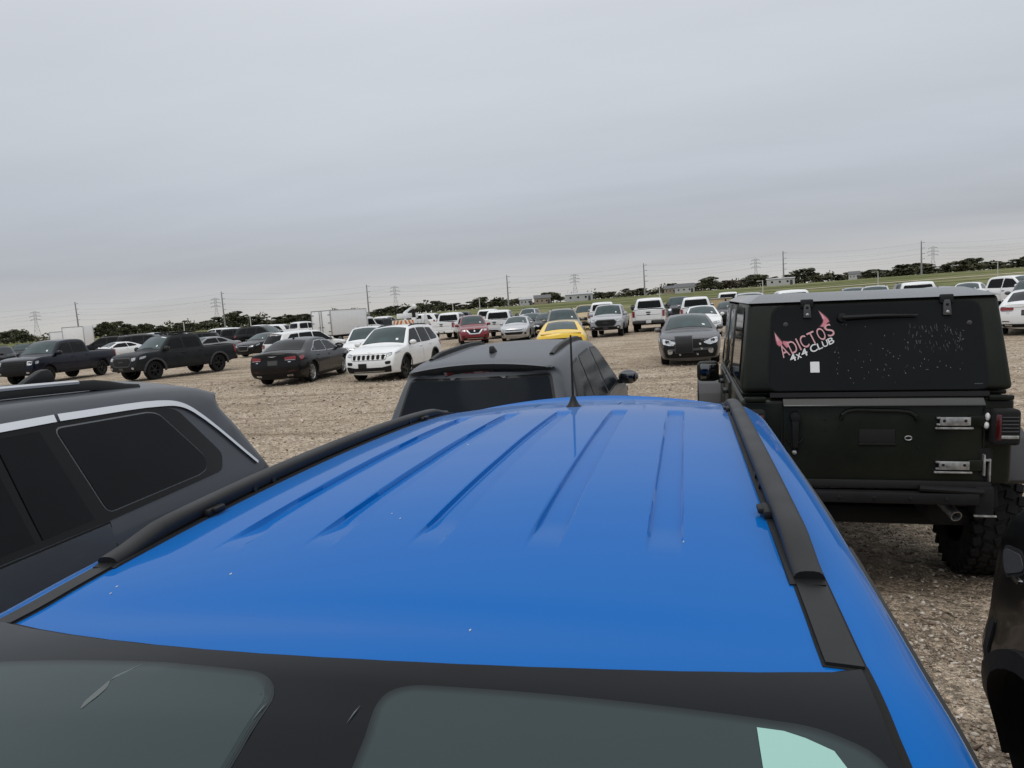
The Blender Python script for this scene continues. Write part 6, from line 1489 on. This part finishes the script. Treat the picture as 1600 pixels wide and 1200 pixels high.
# ------------------------------------------------------------------ army green off roader on the right
def off_roader(x, y, yaw, roll):
    g = P['army']; root = tag(empty('off_road_vehicle', (x, y, 0), R_(yaw), roll), 'army green off roader with a sticker on its rear window and no spare wheel', 'off roader')
    hw = .775
    def add(b, nm, par=root, ang=38): return b.build(nm, par, angle=ang)
    b = MB()
    b.hexa([(.02, -hw, .80), (2.72, -hw, .68), (2.72, hw, .68), (.02, hw, .80), (0, -hw, 1.335), (2.72, -hw, 1.335), (2.72, hw, 1.335), (0, hw, 1.335)], g, .035, 3)
    b.hexa([(2.70, -.70, .75), (3.86, -.60, .78), (3.86, .60, .78), (2.70, .70, .75), (2.70, -.71, 1.33), (3.84, -.58, 1.24), (3.84, .58, 1.24), (2.70, .71, 1.33)], g, .04, 3)
    b.box((1.4, 0, 1.352), (2.6, 2 * hw - .02, .03), g, .012)
    body = add(b, 'body')
    b = MB(); b.box((2.2, 0, .70), (3.3, .8, .16), M['dark'], .02); b.box((.45, 0, .48), (.12, 1.5, .14), M['dark'], .05); b.tube([(.4, .3, .55), (2.0, .1, .55)], .05, M['dark'], 8)
    add(b, 'chassis')
    # hard top shell with window pillars
    b = MB(); zb, zt = 1.372, 1.975
    b.hexa([(.012, -hw + .005, zb), (1.02, -hw + .005, zb), (1.02, hw - .005, zb), (.012, hw - .005, zb), (.135, -.715, zt - .03), (1.02, -.715, zt - .02), (1.02, .715, zt - .02), (.135, .715, zt - .03)], g, .035, 3)
    ht = add(b, 'hard_top')
    b = MB(); b.hexa([(.105, -.735, zt - .038), (2.42, -.725, zt - .038), (2.42, .725, zt - .038), (.105, .735, zt - .038), (.40, -.62, zt + .018), (2.30, -.62, zt + .012), (2.30, .62, zt + .012), (.40, .62, zt + .018)], P['armyroof'], .016, 3)
    add(b, 'roof')
    # rear plane: point on the sloped back of the top
    def rp(yy, z, o): return (.012 + (z - zb) * (.123 / (zt - .03 - zb)) - o, yy, z)
    def rpatch(poly, mat, o, depth=.01, sm=0):
        p = chaikin(np.array(poly, float), sm) if sm else np.array(poly, float)
        q = MB(); n = len(p); V = [rp(a, c, o) for a, c in p] + [rp(a, c, o - depth) for a, c in p]
        P2, tri, _ = triangulate(p, 9)
        q.add([rp(a, c, o) for a, c in P2], tri, mat)
        q.add(V, [(i, (i + 1) % n, n + (i + 1) % n, n + i) for i in range(n)], mat); return q
    # glass edge follows the leaning body, wider at the foot
    def rr(pts, r):
        res = []
        n = len(pts)
        for i in range(n):
            a, p, c = np.array(pts[i - 1]), np.array(pts[i]), np.array(pts[(i + 1) % n])
            u = (a - p) / np.linalg.norm(a - p); v = (c - p) / np.linalg.norm(c - p)
            for t in np.linspace(0, 1, 6): res.append(tuple((1 - t) ** 2 * (p + u * r) + 2 * t * (1 - t) * p + t * t * (p + v * r)))
        return res
    gl = [(.605, 1.385), (-.635, 1.385), (-.60, 1.905), (.565, 1.905)]
    q = rpatch(rr([(a * 1.022, c + (.012 if c > 1.6 else -.006)) for a, c in gl], .075), M['gap'], .006); q2 = rpatch(rr(gl, .065), M['glass'], .012)
    q.add(q2.v, q2.f, M['glass']); rw = q.build('rear_window', root)
    rpatch([(-.555, 1.418), (-.60, 1.418), (-.60, 1.413), (-.555, 1.413)], M['greyplastic'], .0145, .003).build('glass_mark', rw)
    rpatch([(.60, 1.372), (-.63, 1.372), (-.63, 1.345), (.60, 1.345)], M['black'], .022, .03).build('window_seal', rw)
    # stickers
    pink = simple('pink_vinyl', (0.62, 0.20, 0.25), .5); pinkl = simple('pale_pink_vinyl', (0.66, 0.36, 0.38), .5); dkred = simple('dark_red_vinyl', (0.035, 0.004, 0.008), .5)
    S = MB(); O = .0155
    h1 = [(.563, 1.749), (.547, 1.725), (.527, 1.699), (.517, 1.686), (.52, 1.673), (.535, 1.663), (.549, 1.675), (.557, 1.706)]
    fl = [(.515, 1.694), (.482, 1.691), (.487, 1.677), (.48, 1.659), (.492, 1.653), (.504, 1.667), (.513, 1.678)]
    h2 = [(.297, 1.877), (.271, 1.853), (.248, 1.829), (.238, 1.809), (.251, 1.8), (.261, 1.783), (.256, 1.768), (.268, 1.764), (.272, 1.777), (.291, 1.78), (.276, 1.799), (.271, 1.816), (.28, 1.839)]
    for h in (h1, fl, h2):
        P2, tri, _ = triangulate(np.array(h), 9); S.add([rp(a, c, O) for a, c in P2], tri, pink)
        P2, tri, _ = triangulate(grow(h, .006), 9); S.add([rp(a, c, O - .0012) for a, c in P2], tri, dkred)
    for h in ([(.297, 1.877), (.274, 1.850), (.262, 1.828), (.276, 1.826), (.283, 1.85)], [(.563, 1.749), (.547, 1.722), (.536, 1.700), (.548, 1.690), (.556, 1.712)]):
        P2, tri, _ = triangulate(np.array(h), 9); S.add([rp(a, c, O + .0008) for a, c in P2], tri, pinkl)
    st = S.build('horn_sticker', rw)
    def text(body, start, end, height, mat, widths, gap=.12, shear=0.0, bold=0.0, nm='sticker_text', small=None):
        """condensed lettering: every letter fills its own cell along the slanted baseline"""
        k = MB(); s0 = np.array(start); s1 = np.array(end); d = s1 - s0; ln = np.linalg.norm(d); d /= ln; n = np.array([d[1], -d[0]])
        if n[1] < 0: n = -n
        tot = sum(widths); pos = 0.0
        for ch, wd in zip(body, widths):
            cell = ln * wd / tot
            if ch != ' ':
                cu = bpy.data.curves.new('t', 'FONT'); cu.body = ch; cu.size = 1.0; cu.offset = bold
                to = bpy.data.objects.new('t', cu); COL.objects.link(to)
                dg = bpy.context.evaluated_depsgraph_get(); me = bpy.data.meshes.new_from_object(to.evaluated_get(dg))
                bpy.data.objects.remove(to); bpy.data.curves.remove(cu)
                v = np.array([tuple(q.co)[:2] for q in me.vertices]); lo, hi = v.min(0), v.max(0)
                hh = height * (small.get(ch, 1) if small else 1)
                V = []
                for p in v:
                    fy = (p[1] - lo[1]) / (hi[1] - lo[1])
                    g_ = .58 if ch == 'I' else gap; a = pos + cell * g_ * .5 + (p[0] - lo[0]) / max(hi[0] - lo[0], 1e-6) * cell * (1 - g_) + shear * fy * hh
                    q = s0 + d * a + n * fy * hh; V.append(rp(q[0], q[1], O + .0012))
                k.add(V, [tuple(f.vertices) for f in me.polygons], mat)
                bpy.data.meshes.remove(me)
            pos += cell
        return k.build(nm, rw, smooth=False)
    text('ADICTOS', (.520, 1.586), (.198, 1.730), .079, pinkl, (1.05, 1, .36, .95, 1, 1, .95), .20)
    text('4x4 CLUB', (.470, 1.560), (.208, 1.678), .046, M['white'], (1.1, .9, 1.1, .45, 1.25, .85, 1, 1), .08, .10, .012, small={'x': .72, 'L': .86, 'U': .86, 'B': .86})
    q = rpatch([(.356, 1.562), (.303, 1.562), (.303, 1.496), (.356, 1.496)], M['paper'], .0150, .003); q.build('paper_label', rw)
    M['fleck'] = simple('chalky_fleck', (.34, .35, .35), .8)
    # leftover flecks of scraped-off paint
    k = MB(); rs = random.Random(3)
    for i in range(74):
        if i < 46: a, c = rs.uniform(-.20, .22), rs.choice((rs.uniform(1.42, 1.80), rs.uniform(1.45, 1.62)))
        else: a, c = rs.uniform(-.52, -.18), rs.choice((rs.uniform(1.50, 1.57), rs.uniform(1.66, 1.74)))
        w, h = rs.uniform(.0007, .0018), rs.uniform(.001, .0042)
        if rs.random() < .35: w, h = h * .9, w
        an = rs.uniform(-.5, .5)
        pts = [(a + u * math.cos(an) - v * math.sin(an), c + u * math.sin(an) + v * math.cos(an)) for u, v in ((-w, -h), (w * .6, -h * .8), (w, h * .7), (-w * .3, h))]
        k.add([rp(p, z, O) for p, z in pts], [(0, 1, 2, 3)], M['fleck'])
    k.build('paint_flecks', rw, smooth=False)
    hz = simple('scuffed_film', (.035, .037, .041), .5)
    k = MB()
    for i in range(70):
        a, c = rs.uniform(-.50, -.18), rs.uniform(1.60, 1.77); w, h, an = rs.uniform(.001, .004), rs.uniform(.004, .016), rs.uniform(-.35, .35)
        k.add([rp(a + u * math.cos(an) - v * math.sin(an), c + u * math.sin(an) + v * math.cos(an), .0148) for u, v in ((-w, -h), (w * .6, -h * .8), (w, h * .7), (-w * .3, h))], [(0, 1, 2, 3)], hz)
    k.build('film_scuff', rw, smooth=False)
    # window furniture
    for yy, z0, z1 in ((.367, 1.945, 1.825), (-.425, 1.945, 1.815)):
        k = MB(); c = rp(yy, 1.925, .02); k.box(c, (.03, .075, .055), M['satin'], .008)
        c = rp(yy, (z0 + z1) / 2 - .01, .022); k.hexa([rp(yy + .02, z0 - .01, .018), rp(yy - .02, z0 - .01, .018), rp(yy - .026, z1 + .01, .018), rp(yy + .026, z1 + .01, .018), rp(yy + .017, z0 - .01, .034), rp(yy - .017, z0 - .01, .034), rp(yy - .022, z1 + .012, .034), rp(yy + .022, z1 + .012, .034)], M['greyplastic'], .005)
        k.ball(rp(yy, z1 + .03, .034), (.006, .011, .011), M['steel'], 10, 6); k.ball(rp(yy, z1 + .075, .034), (.006, .009, .009), M['gap'], 10, 6)
        k.build('glass_hinge', root)
    for yy, z in ((.495, 1.797), (-.545, 1.775)):
        k = MB(); k.ball(rp(yy, z, .013), (.008, .016, .016), M['greyplastic'], 12, 8); k.build('glass_bolt', rw)
    k = MB(); k.lathe([(.001, -.05), (.026, -.045), (.030, 0)], M['satin'], 16, 'x'); wv = k.build('wiper_hub', root, rp(.165, 1.832, .0))
    k = MB(); k.tube([rp(.165, 1.832, .045), rp(-.05, 1.836, .040), rp(-.262, 1.832, .030)], [.014, .011, .006], M['satin'], 8); k.box(rp(-.06, 1.828, .026), (.02, .40, .012), M['gap'], .004); k.build('rear_wiper', root)
    # side windows of the hard top and doors
    for sg in (1, -1):
        def sp(xx, z, o): return (xx, sg * (hw - .005 - (z - zb) * (.06 / (zt - zb)) + o), z)
        k = MB(); p = np.array(rr([(.26, 1.43), (.92, 1.43), (.92, 1.89), (.34, 1.89)], .06)); P2, tri, _ = triangulate(p, 9)
        k.add([sp(a, c, .010) for a, c in P2], tri, M['glass']); P2, tri, _ = triangulate(grow(p, .018), 9); k.add([sp(a, c, .006) for a, c in P2], tri, M['gap'])
        k.build('side_window', root)
        for x0, x1 in ((1.06, 1.66), (1.72, 2.44)):
            k = MB(); k.box(((x0 + x1) / 2, sg * (hw + .002), 1.02), (x1 - x0, .03, .60), g, .014); d = k.build('door', root)
            k = MB(); k.box((x0 + .12, sg * (hw + .03), 1.24), (.15, .04, .03), M['satin'], .01); k.build('handle', d)
            k = MB()
            for zz in (.86, 1.18): k.box((x1 - .01, sg * (hw + .022), zz), (.06, .03, .05), g, .008)
            k.build('hinge', d)
            k = MB(); xt = x1 - .16 if x0 > 1.5 else x1
            k.hexa([sp(x0, 1.37, -.02), sp(x1, 1.37, -.02), sp(x1, 1.37, .005), sp(x0, 1.37, .005), sp(x0, 1.92, -.02), sp(xt, 1.92, -.02), sp(xt, 1.92, .005), sp(x0, 1.92, .005)], g, .004); fr = k.build('window_frame', d)
            k = MB(); k.hexa([sp(x0 + .05, 1.40, .0), sp(x1 - .05, 1.40, .0), sp(x1 - .05, 1.40, .010), sp(x0 + .05, 1.40, .010), sp(x0 + .05, 1.88, .0), sp(xt - .05, 1.88, .0), sp(xt - .05, 1.88, .010), sp(x0 + .05, 1.88, .010)], M['glass'], .002); k.build('side_window', d)
        # mirror
        k = MB(); k.box((0, sg * .14, .05), (.11, .20, .19), g, .045, 3); k.box((-.055, sg * .14, .05), (.02, .15, .14), M['mirror'], .01); k.box((.01, sg * .03, -.01), (.06, .10, .05), M['black'], .015); k.build('side_mirror', root, (2.22, sg * hw, 1.24))
        # flares and wheels
        for xa, R0, wd in ((.76, .50, .22), (3.08, .50, .22)):
            k = MB(); outer = [(xa - .56, .78), (xa - .42, 1.02), (xa - .24, 1.10), (xa + .24, 1.10), (xa + .44, .98), (xa + .58, .72)]; inner = [(p[0] * .0 + xa + (p[0] - xa) * .93, p[1] - .035) for p in outer]
            k.prism(outer + inner[::-1], 'y', sg * (hw - .12), sg * (hw + wd), M['greyplastic'], .015); k.build('fender_flare', root)
            k = MB(); k.prism([(xa - .54, .60), (xa - .50, .82), (xa - .24, 1.05), (xa + .24, 1.05), (xa + .48, .86), (xa + .52, .60)], 'y', sg * (hw - .30), sg * (hw + .012), M['dark'], .01); k.build('wheel_well', root)
            t, r = wheel_mesh(.425, .315, .215, 'five', 'blackrim', True)
            w = link('wheel', t, root, (xa, sg * .845, .425), (0, 0, 0 if sg > 0 else math.pi)); link('rim', r, w)
        k = MB(); k.box((1.85, sg * (hw + .03), .60), (1.7, .12, .07), M['black'], .03); k.build('side_step', root)
    # tailgate
    k = MB(); k.hexa([(-.018, -.60, .815), (.02, -.60, .815), (.02, .525, .815), (-.018, .525, .815), (-.018, -.60, 1.30), (.02, -.60, 1.30), (.02, .525, 1.30), (-.018, .525, 1.30)], g, .008)
    k.prism([(-.055, 1.290), (-.055, 1.298), (-.008, 1.342), (.012, 1.342), (.012, 1.290)], 'y', -.60, .525, P['armyroof'], .004); tg = k.build('tailgate', root)
    k = MB(); k.box((-.020, .53, 1.07), (.006, .006, .50), M['gap']); k.box((-.020, -.605, 1.07), (.006, .006, .50), M['gap']); k.build('shut_line', tg)
    k = MB(); arc = [(.185, 1.205), (.180, 1.235), (.150, 1.258), (.10, 1.266), (-.15, 1.258), (-.20, 1.250), (-.235, 1.225), (-.240, 1.20)]
    k.tube([(-.022, a, c) for a, c in arc], .014, g, 8); k.build('pressed_ridge', tg)
    k = MB(); k.box((-.019, -.022, 1.098), (.008, .205, .092), M['dark'], .006); k.box((-.022, -.022, 1.05), (.01, .21, .012), g, .004); k.build('plate_recess', tg)
    k = MB()
    for yy, z, r in ((.275, 1.205, .008), (.275, 1.145, .011), (.21, 1.22, .005), (.19, 1.165, .006), (-.265, 1.21, .006), (.10, 1.0, .005), (-.13, 1.0, .005), (-.25, 1.1, .005), (-.255, 1.03, .006), (.0, 1.225, .005)):
        k.lathe([(.0, -.004), (r, -.004), (r, .004)], M['gap'], 10, 'x'); 
        for i in range(len(k.v) - 30, len(k.v)): v = k.v[i]; k.v[i] = (v[0] - .0185, v[1] + yy, v[2] + z)
    k.build('bolt_hole', tg)
    k = MB(); k.ball((-.020, -.195, 1.09), (.006, .019, .013), M['gap'], 14, 8); k.tube([(-.024, -.195 + .019 * math.cos(t), 1.09 + .013 * math.sin(t)) for t in np.linspace(0, 6.28, 15)], .003, M['steel'], 6, cap=False); k.build('vent_hole', tg)
    k = MB(); k.lathe([(.0, -.05), (.028, -.048), (.032, -.02), (.036, .0)], M['satin'], 16, 'x'); k.v = [(v[0] - .015, v[1] + .455, v[2] + 1.225) for v in k.v]
    k.hexa([(-.03, .438, 1.03), (-.06, .438, 1.03), (-.06, .472, 1.03), (-.03, .472, 1.03), (-.03, .432, 1.23), (-.062, .432, 1.23), (-.062, .478, 1.23), (-.03, .478, 1.23)], M['satin'], .01); k.ball((-.02, .455, 1.04), (.03, .026, .02), M['satin'], 12, 8)
    k.tube([(-.022, .455 + .05 * math.cos(t), 1.10 + .05 * math.sin(t)) for t in np.linspace(3.3, 6.1, 9)], .006, M['satin'], 6); k.build('handle', tg)
    k = MB(); k.ball((-.022, .456, .995), (.012, .015, .015), M['steel'], 12, 8); k.build('lock', tg)
    for z in (1.195, .925):
        k = MB(); k.box((-.034, -.445, z), (.012, .165, .052), M['steel'], .004); k.box((-.030, -.36, z + .020), (.016, .03, .012), M['steel'], .003); k.box((-.030, -.36, z - .020), (.016, .03, .012), M['steel'], .003)
        k.box((-.032, -.44, z - .042), (.022, .205, .012), M['steel'], .004); k.box((-.024, -.565, z), (.02, .09, .07), g, .008)
        for yy in (-.385, -.50): k.ball((-.040, yy, z + .004), (.005, .009, .009), M['gap'], 10, 6)
        k.build('tailgate_hinge', root)
    k = MB(); k.ball((-.03, -.617, 1.222), (.02, .013, .024), M['white'], 12, 8); k.ball((-.03, -.612, 1.17), (.02, .014, .022), M['white'], 12, 8); k.box((-.012, -.615, 1.20), (.02, .04, .13), M['gap'], .006); k.build('hinge_cap', root)
    k = MB(); k.box((-.010, -.62, .93), (.02, .075, .20), M['gap'], .008); k.box((-.03, -.605, .93), (.03, .012, .13), M['steel'], .004); k.box((-.03, -.635, .90), (.03, .010, .14), M['steel'], .004); k.box((-.03, -.62, .96), (.03, .03, .012), M['steel'], .003); k.build('latch_bracket', root)
    for sg in (1, -1):
        k = MB(); k.box((-.035, sg * .705, 1.163), (.09, .145, .215), M['gap'], .022, 3); tl = k.build('tail_light', root)
        k = MB(); k.box((-.078, sg * .659, 1.165), (.012, .030, .155), M['darkred'], .004); k.build('red_lens', tl)
        k = MB()
        for i in range(5): k.box((-.080, sg * .719, 1.225 - i * .021), (.010, .088, .007), M['greyplastic'], .002)
        k.box((-.079, sg * .719, 1.108), (.010, .092, .020), M['steel'], .003); k.build('lamp_bar', tl)
        k = MB(); k.box((-.012, sg * .69, 1.335), (.04, .13, .03), g, .008); k.build('gutter_end', root)
    # rear frame left bare where the bumper was
    k = MB(); k.box((-.02, .02, .725), (.10, 1.20, .075), M['black'], .015); k.box((.02, 0, .80), (.12, 1.30, .05), M['dark'], .012); k.hexa([(-.05, -.66, .62), (.10, -.66, .62), (.10, -.56, .62), (-.05, -.56, .62), (-.05, -.66, .80), (.10, -.66, .80), (.10, -.56, .80), (-.05, -.56, .80)], M['black'], .01)
    k.tube([(-.06, -.25, .79), (-.05, -.60, .77)], .02, M['black'], 8); k.box((-.06, -.61, .625), (.02, .12, .01), M['steel'], .003)
    for i in range(5): k.ball((-.072, .4 - i * .2, .725), (.005, .012, .012), M['gap'], 8, 6)
    k.build('rear_crossmember', root)
    k = MB(); k.lathe([(.029, -.08), (.033, -.08), (.033, .08), (.029, .08)], M['steel'], 18, 'x'); k.build('exhaust_tip', root, (.10, -.47, .615), (0, R_(-16), R_(12)))
    k = MB(); k.tube([(.2, -.46, .58), (.9, -.42, .55)], .09, M['dark'], 12); k.build('muffler', root)
    # front end
    k = MB(); k.box((3.86, 0, 1.02), (.05, 1.05, .46), g, .03); gr = k.build('grille', root)
    k = MB()
    for i in range(7): k.box((3.887, -.27 + i * .09, 1.03), (.01, .05, .30), M['gap'], .004)
    k.build('grille_slot', gr)
    for sg in (1, -1):
        k = MB(); k.lathe([(.0, .05), (.05, .045), (.088, .02), (.095, 0)], M['lens'], 18, 'x'); k.build('headlight', root, (3.875, sg * .42, 1.06))
    k = MB(); k.box((3.98, 0, .72), (.16, 1.5, .18), M['black'], .04); k.build('front_bumper', root)
    k = MB(); k.hexa([(2.66, -.69, 1.36), (2.70, -.69, 1.36), (2.70, .69, 1.36), (2.66, .69, 1.36), (2.40, -.64, 1.93), (2.44, -.64, 1.93), (2.44, .64, 1.93), (2.40, .64, 1.93)], M['shield'], .006); wsd = k.build('windshield', root)
    k = MB()
    for sg in (1, -1): k.tube([(2.70, sg * .715, 1.35), (2.42, sg * .67, 1.94)], .035, g, 8)
    k.build('windshield_frame', wsd)
    return root
off_roader(1.055, 4.76, 90, R_(1.6)).location.z = .010
